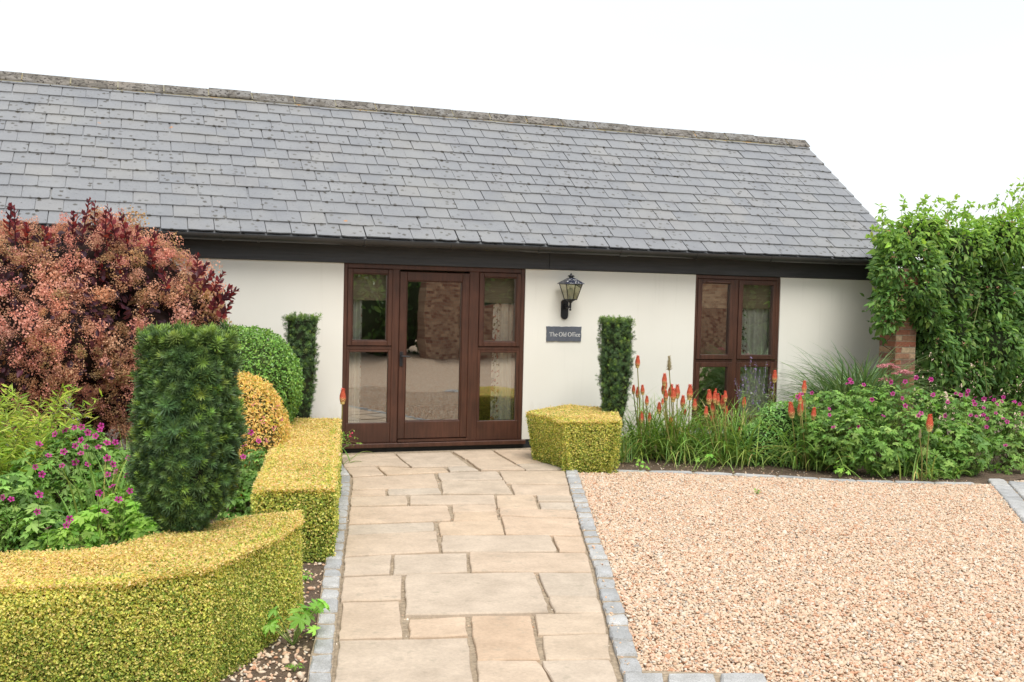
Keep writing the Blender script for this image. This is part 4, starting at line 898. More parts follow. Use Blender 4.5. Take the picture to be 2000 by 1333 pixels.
sp = [pblob(468, 850, 95, -2.2, rz=122), pblob(500, 880, 62, -2.35, rz=95), pblob(440, 900, 90, -2.3)]
spi = shrub('golden_spiraea', sp, 21000, .028, [(.60, .42, .15), (.62, .47, .19), (.56, .33, .14), (.42, .37, .09), (.20, .22, .05)], [4, 4, 1.6, 1.5, .6], 'golden orange leaved mound between the box bush and the long hedge', 'shrub', spread=.8, jit=.1, aspect=.42, core=(.06, .05, .015))
g = Geo(); hot = [(512, 823), (535, 838), (551, 820), (478, 838), (505, 858), (519, 860), (516, 815), (543, 793), (494, 790)]
for px, py in hot:
    c = P(px, py, -2.72); q = c + rng.normal(size=(9, 3)) * .009; cloud(g, q, np.broadcast_to(CAMP - c, (9, 3)), .013, pick([(.55, .14, .26), (.5, .17, .2)], [1, 1], 9))
g.build('flower_clusters', PETAL, spi, kind='stuff')

# ------------------------------------------------------------------ smoke bush
SBY = -1.35
sb = [pblob(40, 560, 125, SBY), pblob(190, 540, 120, SBY), pblob(290, 560, 95, SBY + .1), pblob(352, 590, 80, SBY + .1), pblob(395, 640, 50, SBY + .25), pblob(120, 660, 160, SBY - .1), pblob(280, 680, 120, SBY), pblob(30, 720, 150, SBY), pblob(220, 760, 100, SBY + .1),
      pblob(-110, 600, 150, SBY + .1), pblob(350, 690, 80, SBY + .2), pblob(-150, 740, 150, SBY + .2)]
sbt = thing('smoke_bush', (-.6, SBY, 0), 'huge purple leaved smoke bush covered in fluffy salmon plumes under the eaves', 'bush'); ORG[sbt.name] = np.array((-.6, SBY, 0.0))
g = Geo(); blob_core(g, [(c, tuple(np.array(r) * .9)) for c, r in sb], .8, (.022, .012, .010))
for k in range(16):
    b0 = np.array([-.6 + rng.normal() * .25, SBY + rng.normal() * .15, 0]); e = sb[rng.integers(len(sb))][0] + rng.normal(size=3) * .15
    tube(g, [b0, b0 * .6 + e * .4 + rng.normal(size=3) * .08, e], [.03, .02, .008], 5, (.05, .033, .025))
g.build('dark_branch_core', BARK, sbt)  # real stems joined with an added dark core that blocks light
def plume(seed, n=230):
    r = np.random.default_rng(seed); k = 7; c = r.normal(size=(k, 3)) * np.array([.26, .27, .26]); c[:, 1] += .35; i = r.integers(k, size=n); d = r.normal(size=(n, 3)); d /= np.linalg.norm(d, axis=1)[:, None]
    p = c[i] + d * (.25 * r.uniform(.55, 1.25, (n, 1)) ** .6); V = []; F = []; C = []
    for q, e in zip(p, d):
        e = e + .55 * r.normal(size=3); e /= np.linalg.norm(e); a = np.cross(e, r.normal(size=3)); a /= np.linalg.norm(a); b2 = np.cross(a, e); s_ = .038 * r.uniform(.6, 1.3); j = len(V)
        V += [q + a * s_, q + b2 * s_, q - a * s_, q - b2 * s_]; F.append((j, j + 1, j + 2, j + 3)); C += [np.ones(3) * r.uniform(.85, 1.15)] * 4
    return np.array(V), F, np.array(C)
PL = [plume(k) for k in range(5)]
p, nr = blob_pts(sb, 2100, .9, .14, -.25); p = p + nr * (.055 * lumps(p, 2.4, 31) - .03)[:, None]; m = len(p)
c = pick([(.49, .23, .175), (.49, .255, .175), (.46, .26, .155), (.37, .225, .115), (.26, .165, .08)], [3, 3.4, 3.4, 2, 1], m, .1)
size = .148 * np.exp(.25 * rng.normal(size=m)); gap = lumps(p, 1.6, 21) > .68; keep = ~gap | (U(0, 1, m) < .4); D = unit(nr + np.array([0, 0, .5]) + .4 * rng.normal(size=(m, 3)))
g = Geo()
for s_ in range(5):
    k = keep & (np.arange(m) % 5 == s_); g.inst(PL[s_], roty(D[k]) * size[k][:, None, None], p[k], c[k])
g.build('plumes', PETAL, sbt, kind='stuff')
# purple leaves: scattered between plumes, thick in the gaps
p, nr = blob_pts(sb, 9000, .88, .16, -.3); m = len(p); dense = (lumps(p, 1.6, 21) > .55) | (np.linalg.norm((p - P(215, 575, SBY - .3)) * np.array([1, .5, 1.2]), axis=1) < .36); k = dense | (U(0, 1, m) < .33); p, nr = p[k], nr[k]; m = len(p)
g = Geo(); cloud(g, p, nr + np.array([0, 0, .4]), .062, pick([(.048, .015, .024), (.07, .02, .028), (.035, .016, .026), (.10, .045, .02)], [4, 3, 3, 1], m), LEAF4, .7, .8)
def shoot(g, b0, d, L, n, ls, cols):
    tube(g, [b0, b0 + d * L], [.006, .003], 4, (.10, .02, .03))
    tt = np.linspace(.1, 1, n); pp_ = b0 + d * L * tt[:, None]; a = np.arange(n) * 2.4; X = unit(np.cross(d, np.array([.3, .5, .1]))); Y = np.cross(d, X)
    o_ = np.cos(a)[:, None] * X + np.sin(a)[:, None] * Y; Dl = unit(o_ * (1.1 - .5 * tt[:, None]) + d * (.45 + .6 * tt[:, None]))
    s_ = ls * (1 - .45 * tt); g.inst(LEAF4, roty(Dl) * np.stack([s_ * .75, s_, s_], -1)[:, None, :], pp_, cols(n))
red = lambda n: pick([(.15, .022, .03), (.10, .018, .028), (.20, .035, .035), (.06, .016, .026)], [3, 3, 1.5, 2], n)
tips = [(30, 470, 60), (18, 440, 40), (55, 470, 35), (140, 470, 55), (160, 455, 60), (185, 465, 62), (205, 460, 45), (230, 470, 62), (250, 470, 58), (262, 490, 45), (225, 500, 60), (300, 520, 48), (290, 495, 42), (372, 548, 42), (390, 560, 36), (412, 562, 38), (425, 585, 34), (430, 612, 30), (415, 600, 40), (385, 530, 34), (200, 520, 55), (170, 545, 50), (245, 555, 55), (215, 575, 55), (330, 560, 40), (100, 480, 40), (436, 578, 26), (120, 700, 50), (40, 690, 45), (90, 590, 45), (270, 650, 50), (20, 760, 40)]
for px, py, ln in tips:
    b0 = P(px, py + 12, SBY - .35 + rng.normal() * .12); d = unit(np.array([.25 * rng.normal() + (.5 if px > 365 else 0), -.25 + .15 * rng.normal(), 1.0])); shoot(g, b0, d, ln * 1.25 / pxm(b0), 15, .088, red)
g.build('foliage', LEAF, sbt, kind='stuff')

# ------------------------------------------------------------------ bamboo-like feathery clump at the left edge
bt = thing('dwarf_bamboo', tuple(P(35, 880, -3.1)[:2]) + (0,), 'feathery lime green bamboo clump at the left edge below the smoke bush', 'bamboo'); ORG[bt.name] = np.array([*P(35, 880, -3.1)[:2], 0.0])
g = Geo(); gl = Geo(); b0 = ORG[bt.name]
for k in range(130):
    a = U(0, 6.28); b1 = b0 + np.array([rng.normal() * .22 - .1, rng.normal() * .15, 0]); H = U(.6, 1.2); le = U(.1, .45); tt = np.linspace(0, 1, 7)[:, None]
    pts = b1 + np.array([math.cos(a), math.sin(a), 0]) * le * tt ** 2.2 + np.array([0, 0, 1]) * H * (tt - .15 * tt ** 3); tube(g, pts, np.linspace(.004, .0015, 7), 4, (.22, .26, .06))
    n = 44; i = U(.3, 1, n); q = np.stack([np.interp(i, tt[:, 0], pts[:, j]) for j in range(3)], -1); aa = U(0, 6.28, n)
    D = unit(np.c_[np.cos(aa), np.sin(aa), .35 + .4 * rng.normal(size=n)] ); s_ = .075 * np.exp(.25 * rng.normal(size=n))
    gl.inst(LEAF2, roty(D) * np.stack([s_ * .16, s_, s_ * .4], -1)[:, None, :], q, pick([(.24, .33, .05), (.33, .40, .07), (.16, .25, .04), (.42, .42, .10)], [4, 4, 2, 1], n))
g.build('canes', BARK, bt, kind='stuff'); gl.build('foliage', LEAF, bt, kind='stuff')

# ------------------------------------------------------------------ geraniums
def flower_mesh():
    g = Geo(); V = [(0, 0, 0)]; F = []; C = [(.03, .004, .012)]
    for k in range(5):
        a = k * 2 * math.pi / 5
        for da, r, z in ((-.52, .32, .03), (-.46, .82, .14), (0, 1.0, .17), (.46, .82, .14), (.52, .32, .03)): V.append((r * math.cos(a + da), r * math.sin(a + da), z))
        i = 1 + k * 5; F += [(0, i, i + 4), (i, i + 1, i + 2, i + 3, i + 4)]; C += [(.30, .012, .10)] + [(.60, .055, .36)] * 3 + [(.30, .012, .10)]
    g.add(V, F, np.array(C)); lathe(g, [(.0, .2), (.1, .12), (.13, .02), (.0, 0)], (0, 0, 0), 8, (.02, .004, .01)); return g.mesh('flower', PETAL)
FLM = flower_mesh()
GP = [(.11, .205, .045), (.155, .27, .06), (.215, .33, .085), (.07, .14, .032)]; 
def geranium(blobs, n, leaf, flowers, label, yf, group='magenta geranium clumps', pal=GP, w=(4, 4, 2, 2), proto=None):
    c = np.mean([b[0] for b in blobs], 0); t_ = thing('geranium', (c[0], c[1], 0), label, 'geranium', group); ORG[t_.name] = np.array((c[0], c[1], 0.0))
    p, nr = blob_pts(blobs, n, .85, .24, -.4); m = len(p); g = Geo(); gs = Geo()
    N = unit(nr * .8 + np.array([0, 0, .8]) + .45 * rng.normal(size=(m, 3))); X = unit(np.cross(N, rng.normal(size=(m, 3)))); Y = np.cross(N, X); s_ = leaf * np.exp(.3 * rng.normal(size=m))
    g.inst(proto or PALM, np.stack([X, Y, N], -1) * s_[:, None, None], p, pick(pal, w, m, .14)); g.build('foliage', LEAF, t_, kind='stuff')
    for k in range(0, m, 4):
        b1 = np.array([c[0] + rng.normal() * .12, c[1] + rng.normal() * .1, 0.0]); q = p[k]; tube(gs, [b1, b1 * .45 + q * .55 + np.array([0, 0, .07]), q], [.004, .003, .002], 3, (.14, .17, .05), cap=False)
    for px, py in flowers:
        q = P(px, py, yf + rng.normal() * .06); b1 = q + np.array([rng.normal() * .04, .12, -.22]); tube(gs, [b1, (b1 + q) / 2 + np.array([0, .02, .03]), q - np.array([0, 0, .004])], .0016, 3, (.16, .2, .06), cap=False)
    gs.build('stems', BARK, t_, kind='stuff')
    for px, py in flowers:
        q = P(px, py, yf + rng.normal() * .05); v = Vector(unit(CAMP - q) * .9 + np.array([0, 0, .45]) + .4 * rng.normal(size=3)); place('flower', FLM, q, v.to_track_quat('Z', 'Y').to_matrix().to_4x4() @ Matrix.Rotation(U(0, 6), 4, 'Z'), t_, (U(.021, .029),) * 3)
cs = lambda L, ox, oy, s_: [(ox + x / s_, oy + y / s_) for x, y in L]
F5 = cs([(168, 305), (325, 312), (210, 355), (275, 338), (350, 288), (378, 255), (322, 235), (437, 225), (412, 270), (372, 316), (425, 318), (498, 297), (463, 365), (325, 382), (378, 392), (350, 345), (268, 398), (487, 392), (465, 437), (555, 365), (502, 424), (152, 403), (280, 243), (237, 262), (352, 230), (432, 243), (462, 300)], 0, 730, 2.21)
F5b = cs([(485, 487), (427, 515), (450, 597), (560, 507), (548, 437), (512, 545), (300, 628), (287, 655), (208, 668)], 0, 730, 2.21)
F5c = cs([(10, 535), (48, 543), (160, 597), (168, 523), (180, 435)], 0, 730, 2.21)
geranium([pblob(150, 905, 75, -3.3), pblob(225, 935, 65, -3.3), pblob(90, 940, 70, -3.4), pblob(175, 1000, 95, -3.5)], 1500, .050, F5, 'magenta flowered geranium mound behind the front hedge, under the smoke bush', -3.75)
geranium([pblob(255, 1010, 60, -4.5), pblob(190, 1045, 58, -4.6), pblob(285, 1045, 48, -4.7), pblob(120, 1070, 40, -4.7)], 520, .052, F5b, 'pale young geranium beside the strap leaved clump left of the big yew', -4.95, pal=[(.19, .33, .055), (.24, .38, .07), (.13, .24, .04)], w=(3, 2, 2))
geranium([pblob(20, 1000, 80, -4.2), pblob(75, 1050, 62, -4.5), pblob(-40, 1040, 70, -4.4)], 700, .055, F5c, 'darker geranium with a few magenta flowers at the far left behind the hedge', -4.7)
geranium([pblob(478, 955, 45, -3.2), pblob(500, 910, 36, -3.0), pblob(470, 1000, 45, -3.3)], 360, .045, [(478, 871), (475, 893), (505, 862), (490, 845)], 'small geranium tucked between the big yew and the long hedge', -3.45)
# strap-leaved clump among them
def strapclump(name, base, n, L, wd, pal, w, label, cat, el=(1.0, 1.5), bend=(.5, 2.0), spread=.1, group=None, k=7):
    t_ = thing(name, (base[0], base[1], 0), label, cat, group); ORG[t_.name] = np.array((base[0], base[1], 0.0)); g = Geo()
    b1 = np.c_[base[0] + rng.normal(size=n) * spread, base[1] + rng.normal(size=n) * spread * .8, np.zeros(n)]
    blades(g, b1, U(0, 6.28, n), U(*el, n), U(*L, n), U(*wd, n), U(*bend, n), pick(pal, w, n, .15), k); g.build('foliage', BLADE, t_, kind='stuff'); return t_
ST = [(.10, .19, .04), (.15, .25, .05), (.21, .28, .06), (.42, .36, .14)]
strapclump('day_lily', P(225, 990, -4.0), 75, (.5, .95), (.014, .024), ST, [3, 3, 2, .6], 'clump of long strap leaves among the geraniums left of the big yew', 'day lily', (1.0, 1.5), (.2, 1.3), .13)
strapclump('day_lily', P(262, 915, -3.1), 40, (.5, .8), (.012, .02), ST, [3, 3, 2, .4], 'thin tuft of strap leaves close behind the left edge of the big yew', 'day lily', (1.1, 1.5), (.2, 1.1), .08)

# single young plants on the bare soil
def seedling(px, py, hz, n, leaf, label, top=None):
    b0 = G(px, py, 0); t_ = thing('geranium_seedling', b0, label, 'seedling', 'self-sown seedlings'); ORG[t_.name] = b0; g = Geo(); gs = Geo()
    for k in range(n):
        a = U(0, 6.28); L = hz * U(.5, 1.05); e = U(.55, 1.35); q = b0 + np.array([math.cos(a) * math.cos(e), math.sin(a) * math.cos(e), math.sin(e)]) * L
        tube(gs, [b0, (b0 + q) / 2 + np.array([0, 0, .02]), q], .0025, 4, (.2, .28, .07)); N = unit(np.array([math.cos(a) * .6, math.sin(a) * .6 - .25, 1.0]) + .25 * rng.normal(size=3)); X = unit(np.cross(N, rng.normal(size=3))); Y = np.cross(N, X)
        g.inst(PALM, (np.stack([X, Y, N], -1) * leaf * U(.65, 1.2))[None], q[None], pick([(.16, .33, .05), (.22, .40, .07)], [1, 1], 1))
    g.build('foliage', LEAF, t_, kind='stuff'); gs.build('stems', BARK, t_)
seedling(572, 1262, .26, 17, .075, 'young bright green geranium on the soil between front hedge and setts')
seedling(597, 1138, .07, 7, .028, 'tiny green weed on the bare soil beside the left setts')
seedling(575, 1312, .06, 6, .025, 'tiny weed among the pebbles at the very front beside the setts')
seedling(1250, 922, .16, 7, .04, 'small lobed seedling at the kerb below the leftmost pokers')
seedling(1385, 916, .2, 9, .05, 'pale lobed seedling between the two front poker clumps')
seedling(1478, 966, .05, 6, .02, 'tiny green weed alone out on the gravel below the wide poker clump')
seedling(1640, 934, .16, 9, .045, 'bright green seedling growing out over the kerb onto the gravel')

# ------------------------------------------------------------------ red hot pokers
def poker_head():
    g = Geo(); V = []; F = []; n = 118
    pr = np.array([(-.5, -.95, 0), (.5, -.95, 0), (0, -.95, .5), (-.28, 0, 0), (.28, 0, 0), (0, 0, .35)])
    for k in range(n):
        t_ = k / (n - 1); z = .02 + .95 * t_; a = k * 2.39996; r = (.5 * math.sin(min(1, (1 - t_) * 1.5 + .02) * math.pi / 2)) * (.42 + .58 * min(1, t_ * 2.6)); L = .17 * (1.05 - .5 * t_); w = .16 * (1.05 - .5 * t_)
        o_ = np.array([math.cos(a), math.sin(a), 0]); s_ = np.array([-math.sin(a), math.cos(a), 0]); hang = -.85 if t_ < .75 else .3 - (1 - t_) * 4.4
        d = unit(o_ * ((.22 + .5 * t_) if t_ < .8 else .35) + np.array([0, 0, hang])); c0 = np.array([0, 0, z]) + o_ * r * .55 * .36; c1 = c0 + d * L
        n_ = unit(np.cross(s_, d)); V4 = [c0 - s_ * w * .2, c0 + n_ * w * .25, c0 + s_ * w * .2, c1 - s_ * w * .32, c1 + n_ * w * .36, c1 + s_ * w * .32]
        red_, yel = np.array((.84, .17, .11)), np.array((.80, .62, .24)); f = np.clip((t_ - .24) / .26, 0, 1); col = yel * (1 - f) + red_ * f; col = col * U(.85, 1.15)
        g.add(V4, [(0, 1, 4, 3), (1, 2, 5, 4), (3, 4, 5), (0, 3, 5, 2)], col)
    lathe(g, [(.02, 0), (.13, .05), (.15, .5), (.08, .85), (0, .97)], (0, 0, 0), 8, (.55, .12, .05)); return g.mesh('flower_head', PETAL)
PH = poker_head()
def dried_head():
    g = Geo()
    for k in range(60):
        t_ = k / 59; a = k * 2.4; o_ = np.array([math.cos(a), math.sin(a), .6]); c0 = np.array([0, 0, t_]); g.inst(LEAF2, (roty(unit(o_)[None])[0] * np.array([.05, .2 * (1.1 - .6 * t_), .1]))[None], c0[None], np.array([[.36, .30, .17]]))
    lathe(g, [(.05, 0), (.07, .4), (.03, 1)], (0, 0, 0), 6, (.3, .26, .14)); return g.mesh('seed_head', BARK)
DH = dried_head()
H3 = lambda L: [(1000 + x / 2.898, 460 + a / 2.898, 460 + b2 / 2.898) for x, a, b2 in L]; H4 = lambda L: [(1460 + x / 2.1165, 330 + a / 2.1165, 330 + b2 / 2.1165) for x, a, b2 in L]
def pokers(base, heads, dried, n, label, yj=.1, L=(.55, 1.05), stemcol=(.27, .25, .08)):
    t_ = strapclump('red_hot_poker', base, int(n * 1.35), L, (.010, .019), ST, [4, 4, 2.4, .5], label, 'red hot poker', (.4, 1.5), (.6, 2.4), .15, 'red hot poker clumps', 8)
    for hs, me, wd in ((heads, PH, .40), (dried, DH, .22)):
        for px, pa, pb_ in hs:
            y = base[1] + rng.normal() * yj - .05; top, bot = P(px, pa, y), P(px, pb_, y); h = top[2] - bot[2]; b0 = np.array([base[0] + (bot[0] - base[0]) * .55 + rng.normal() * .02, y + .03, 0.0])
            g = Geo(); m_ = b0 * .5 + bot * .5 + np.array([rng.normal() * .012, rng.normal() * .01, .02]); tube(g, [b0, m_, bot, bot + np.array([0, 0, .02])], [.0075, .0065, .005, .0045], 6, np.array(stemcol) * U(.75, 1.15)); st = g.build('flower_stem', BARK, t_)
            wdt = max(.042, h * wd) if me is PH else h * wd
            hd = place('flower_head' if me is PH else 'seed_head', me, bot, Matrix.Rotation(rng.normal() * .05, 4, 'X') @ Matrix.Rotation(rng.normal() * .05, 4, 'Y') @ Matrix.Rotation(U(0, 6), 4, 'Z'), None, (h * 1.6, h * 1.6, h * 1.08)); 
            hd.parent = st; hd.location = Vector(bot - ORG[t_.name])
pokers(G(1262, 893), H3([(710, 685, 742), (688, 850, 892), (710, 862, 912), (740, 850, 897), (763, 912, 957), (731, 1003, 1057), (777, 1008, 1052)]), [], 190, 'left red hot poker clump beside the low golden hedge')
pokers(G(1325, 897), H3([(832, 948, 1002), (861, 785, 842), (864, 812, 872), (857, 840, 892), (893, 845, 902), (872, 880, 928), (912, 870, 934), (935, 850, 914), (852, 925, 957), (965, 910, 967), (1005, 850, 922), (900, 1033, 1082), (980, 985, 1018)]), H3([(890, 690, 765), (812, 1185, 1225)]), 230, 'tall red hot poker clump with the most spikes, left of the window')
pokers(G(1432, 905), H3([(1115, 880, 946), (1148, 870, 908), (1163, 900, 953), (1145, 890, 942), (1207, 885, 933), (1193, 910, 972), (1135, 945, 1002), (1097, 972, 1022), (1132, 1000, 1047), (1211, 970, 1017), (1312, 920, 967), (1035, 930, 982), (1283, 1085, 1107)]), H3([(1242, 985, 1022)]), 240, 'wide red hot poker clump spilling over the kerb in front of the window')
pokers(P(1517, 870, -1.25), H3([(1486, 768, 824)]), [], 40, 'lone tall red hot poker against the right edge of the window')
pokers(G(1585, 915), H4([(234, 880, 921), (217, 930, 966), (217, 960, 1012), (183, 968, 1022), (272, 990, 1032)]), [], 130, 'red hot poker clump with five spikes left of the geraniums')
pokers(G(1812, 936), H4([(752, 1020, 1077)]), H4([(712, 1080, 1112)]), 45, 'small single red hot poker in front of the geranium mass', L=(.25, .45))
pokers(P(648, 850, -.75), [(669, 761, 786)], [], 14, 'stray leaning red hot poker between the long hedge and the entrance', .02, L=(.3, .55))
strapclump('grass_tuft', G(1212, 905), 70, (.2, .42), (.008, .014), ST, [4, 3, 2, .5], 'short grassy tuft at the right foot of the low golden hedge', 'grass tuft', (.7, 1.5), (.4, 1.6), .06)
strapclump('grass_tuft', G(1545, 900), 80, (.3, .55), (.008, .015), ST, [4, 3, 2, .5], 'loose strappy tuft between the wide poker clump and the five spike clump', 'grass tuft', (.8, 1.5), (.5, 1.9), .1)

# ------------------------------------------------------------------ other plants of the right bed
shrub('leafy_shrub', [pblob(1530, 845, 62, -1.5), pblob(1475, 870, 42, -1.55), pblob(1590, 850, 50, -1.5), pblob(1545, 890, 60, -1.6), pblob(1440, 850, 26, -1.35)], 4600, .045, [(.17, .32, .085), (.22, .38, .11), (.12, .24, .065)], [4, 3, 2], 'low fleshy leaved green shrub under the window', 'shrub', LEAF4, GLOSSLEAF, .8, (.02, .035, .012), .14, .42, .78)
lt = thing('purple_salvia', tuple(P(1475, 850, -1.0)[:2]) + (0,), 'hazy grey green salvia with thin purple spikes in front of the window', 'salvia'); ORG[lt.name] = np.array([*P(1475, 850, -1.0)[:2], 0.0])
g = Geo(); gf = Geo(); gl = Geo()
for px, py in [(1467, 698), (1455, 712), (1476, 710), (1497, 706), (1485, 722), (1450, 735), (1505, 730), (1440, 765), (1462, 745), (1478, 752), (1492, 745), (1470, 770), (1452, 780), (1500, 770), (1483, 780), (1512, 745), (1436, 742), (1445, 755)]:
    tp = P(px, py, -1.0 + rng.normal() * .07); b0 = ORG[lt.name] + np.array([(tp[0] - ORG[lt.name][0]) * .5, rng.normal() * .05, .1]); m_ = (b0 + tp) / 2 + np.array([rng.normal() * .02, 0, .0]); tube(g, [b0, m_, tp], [.003, .0025, .0015], 4, (.2, .24, .13))
    n = 26; i = U(.62, 1, n)[:, None]; q = m_ * (1 - i) + tp * i + rng.normal(size=(n, 3)) * .006; cloud(gf, q, rng.normal(size=(n, 3)), .015, pick([(.19, .13, .28), (.24, .17, .33), (.15, .10, .2)], [2, 2, 1], n))
    n = 46; i = U(0, .85, n)[:, None]; q = b0 * (1 - i) + tp * i + rng.normal(size=(n, 3)) * .014; cloud(gl, q, rng.normal(size=(n, 3)), .034, pick([(.19, .25, .13), (.25, .31, .17)], [1, 1], n), aspect=.25)
g.build('stems', BARK, lt, kind='stuff'); gf.build('flower_spikes', PETAL, lt, kind='stuff'); gl.build('foliage', LEAF, lt, kind='stuff')
strapclump('ornamental_grass', P(1672, 800, -1.0), 560, (1.1, 1.65), (.022, .034), [(.085, .15, .06), (.12, .195, .08), (.17, .24, .11)], [3, 3, 2], 'arching blue green grass clump against the right end of the wall', 'ornamental grass', (1.1, 1.54), (.9, 2.3), .14, k=10)
st = thing('sedum', tuple(P(1745, 800, -1.6)[:2]) + (0,), 'dusty pink flat topped flower heads in front of the brick pier', 'sedum'); ORG[st.name] = np.array([*P(1745, 800, -1.6)[:2], 0.0])
gs = Geo()
for px, py, r in [(1724, 717, 11), (1738, 714, 9), (1751, 719, 8), (1762, 729, 15), (1776, 730, 9), (1731, 744, 13), (1748, 731, 7)]:
    c = P(px, py, -1.65 + rng.normal() * .05); R = r / pxm(c); n = 170; a = U(0, 6.28, n); q = np.sqrt(U(0, 1, n)); pp_ = c + np.c_[q * R * np.cos(a), q * R * np.sin(a), R * .35 * (1 - q * q) + rng.normal(size=n) * .004]
    g = Geo(); cloud(g, pp_, np.broadcast_to(np.array([0, -.3, 1.0]), (n, 3)), R * .26, pick([(.40, .17, .18), (.45, .23, .22), (.33, .12, .14)], [3, 2, 2], n), spread=.7); g.build('flower_head', PETAL, st)
    b0 = ORG[st.name] + np.array([rng.normal() * .05, rng.normal() * .05, 0]); tube(gs, [b0, (b0 + c) / 2, c], [.005, .004, .003], 5, (.2, .26, .1))
    n = 14; i = U(.3, .95, n)[:, None]; cloud(gs, b0 * (1 - i) + c * i, np.broadcast_to(np.array([0, 0, 1.0]), (n, 3)), .06, pick([(.16, .26, .09)], [1], n), LEAF4)
gs.build('stems', LEAF, st, kind='stuff')
F4 = lambda L: [(1600 + x / 5, 760 + y / 5) for x, y in L]
fl1 = F4([(100, 255), (97, 195), (140, 375), (303, 385), (385, 370), (555, 415), (515, 105), (625, 265), (810, 92)]) + [(1586, 768), (1566, 770), (1660, 742), (1663, 748), (1687, 752), (1655, 750), (1558, 775)]
fl2 = F4([(720, 48), (968, 262), (995, 238), (1120, 50), (1110, 62), (1255, 130), (1232, 263), (840, 165)]) + [(1740, 747), (1768, 746), (1818, 741), (1790, 738), (1820, 742)]
fl3 = F4([(1335, 45), (1440, 55), (1455, 20), (1525, 85), (1505, 120), (1605, 185), (1610, 97), (1678, 80), (1708, 108), (1782, 122), (1735, 150), (1605, 255), (1535, 268), (1480, 258), (1725, 237), (1800, 80), (1640, 290), (1635, 372), (1380, 60), (1520, 150)])
fl4 = F4([(1905, 130), (1985, 245), (1835, 322), (1797, 290), (1820, 553), (1910, 125), (1960, 150)])
geranium([pblob(1620, 812, 52, -2.0), pblob(1570, 800, 35, -1.8), pblob(1655, 860, 60, -2.35), pblob(1600, 850, 40, -2.2), pblob(1690, 800, 50, -2.0)], 1150, .046, fl1, 'geranium mound just right of the five spike poker clump', -2.5)
geranium([pblob(1730, 810, 58, -2.1), pblob(1775, 860, 62, -2.5), pblob(1720, 880, 48, -2.6), pblob(1790, 800, 45, -2.1)], 1050, .050, fl2, 'geranium mound behind the small single poker, below the pink sedum', -2.75)
geranium([pblob(1850, 820, 60, -2.2), pblob(1870, 880, 62, -2.6), pblob(1920, 830, 50, -2.2), pblob(1835, 905, 40, -2.75)], 1100, .056, fl3, 'geranium mound with the most magenta flowers, below the climber', -2.8)
geranium([pblob(1975, 840, 58, -2.3), pblob(2040, 850, 70, -2.2), pblob(1960, 895, 45, -2.6)], 800, .05, fl4, 'geranium at the right edge above the strip of setts', -2.85)

# ------------------------------------------------------------------ brick pier and climber
pc = P(1752, 690, -.75); pt = thing('brick_pier', (pc[0], pc[1], 0), 'old red brick pier at the end of the cottage wall, half hidden by the climber', 'brick pier'); ORG[pt.name] = np.array((pc[0], pc[1], 0.0))
half = .158
g = Geo(); box(g, pc[0] - half + .006, pc[0] + half - .006, pc[1] - half + .006, pc[1] + half - .006, 0, 2.25); g.build('mortar_core', MBRICKJ, pt)
def bmesh_(lx_, ly_, lz_, k):
    r = np.random.default_rng(k); g = Geo(); cbox(g, -lx_ / 2, lx_ / 2, -ly_ / 2, ly_ / 2, -lz_ / 2, lz_ / 2, .004); g.v[0] = g.v[0] + r.normal(size=g.v[0].shape) * .0018; return g.mesh('brick', MBRICK)
BS = [bmesh_(.208, .098, .064, k) for k in range(4)]; BH = [bmesh_(.086, .098, .064, k + 9) for k in range(4)]
for r_ in range(30):
    z = .04 + r_ * .0745
    for s_ in range(4):
        ang = s_ * math.pi / 2 + (0 if r_ % 2 else 0); flip = (r_ + s_) % 2
        for off, me in (((-.046, BS), (.108, BH)) if flip else ((.046, BS), (-.108, BH))):
            v = Matrix.Rotation(ang, 4, 'Z') @ Vector((off, -half + .052, 0)); place('brick', me[rng.integers(4)], np.array([pc[0] + v.x, pc[1] + v.y, z]), Matrix.Rotation(ang, 4, 'Z'), pt)
CLY = -.72
cl = [pblob(1760, 520, 46, CLY - .15), pblob(1775, 475, 50, CLY), pblob(1808, 455, 44, CLY - .1), pblob(1865, 482, 56, CLY), pblob(1920, 480, 58, CLY + .1), pblob(1958, 462, 48, CLY - .1), pblob(2020, 475, 76, CLY), pblob(1850, 560, 72, CLY), pblob(1940, 570, 80, CLY), pblob(2030, 590, 90, CLY), pblob(1780, 585, 50, CLY - .1), pblob(1855, 650, 60, CLY), pblob(1940, 670, 72, CLY), pblob(2030, 700, 80, CLY),
      pblob(1740, 600, 24, CLY - .2), pblob(1826, 710, 34, CLY), pblob(1890, 735, 45, CLY), pblob(1975, 750, 50, CLY), pblob(2110, 560, 100, CLY), pblob(2110, 700, 100, CLY)]
cl += [pblob(1742, 470, 34, CLY - .2), pblob(1745, 530, 34, CLY - .3), pblob(1738, 580, 26, CLY - .3), pblob(1775, 560, 46, CLY - .3), pblob(1765, 500, 44, CLY - .3), pblob(1800, 610, 40, CLY - .2), pblob(1815, 660, 40, CLY - .1), pblob(1735, 625, 20, CLY - .3), pblob(1728, 600, 20, CLY - .3), pblob(1748, 612, 18, CLY - .32)]
cl = [(c, (r[0], min(.32, r[0] * 1.1), r[2])) for c, r in cl]
ct = thing('climber', (10.6, CLY, 0), 'dense green leafy climber on a trellis at the right end of the cottage', 'climber'); ORG[ct.name] = np.array((10.6, CLY, 0.0))
LANCE = (np.array([(0, 0, 0), (.3, .35, .06), (.18, .72, .05), (0, 1, -.1), (-.18, .72, .05), (-.3, .35, .06), (0, .45, -.03)]), [(0, 1, 6), (1, 2, 6), (2, 3, 6), (3, 4, 6), (4, 5, 6), (5, 0, 6)])
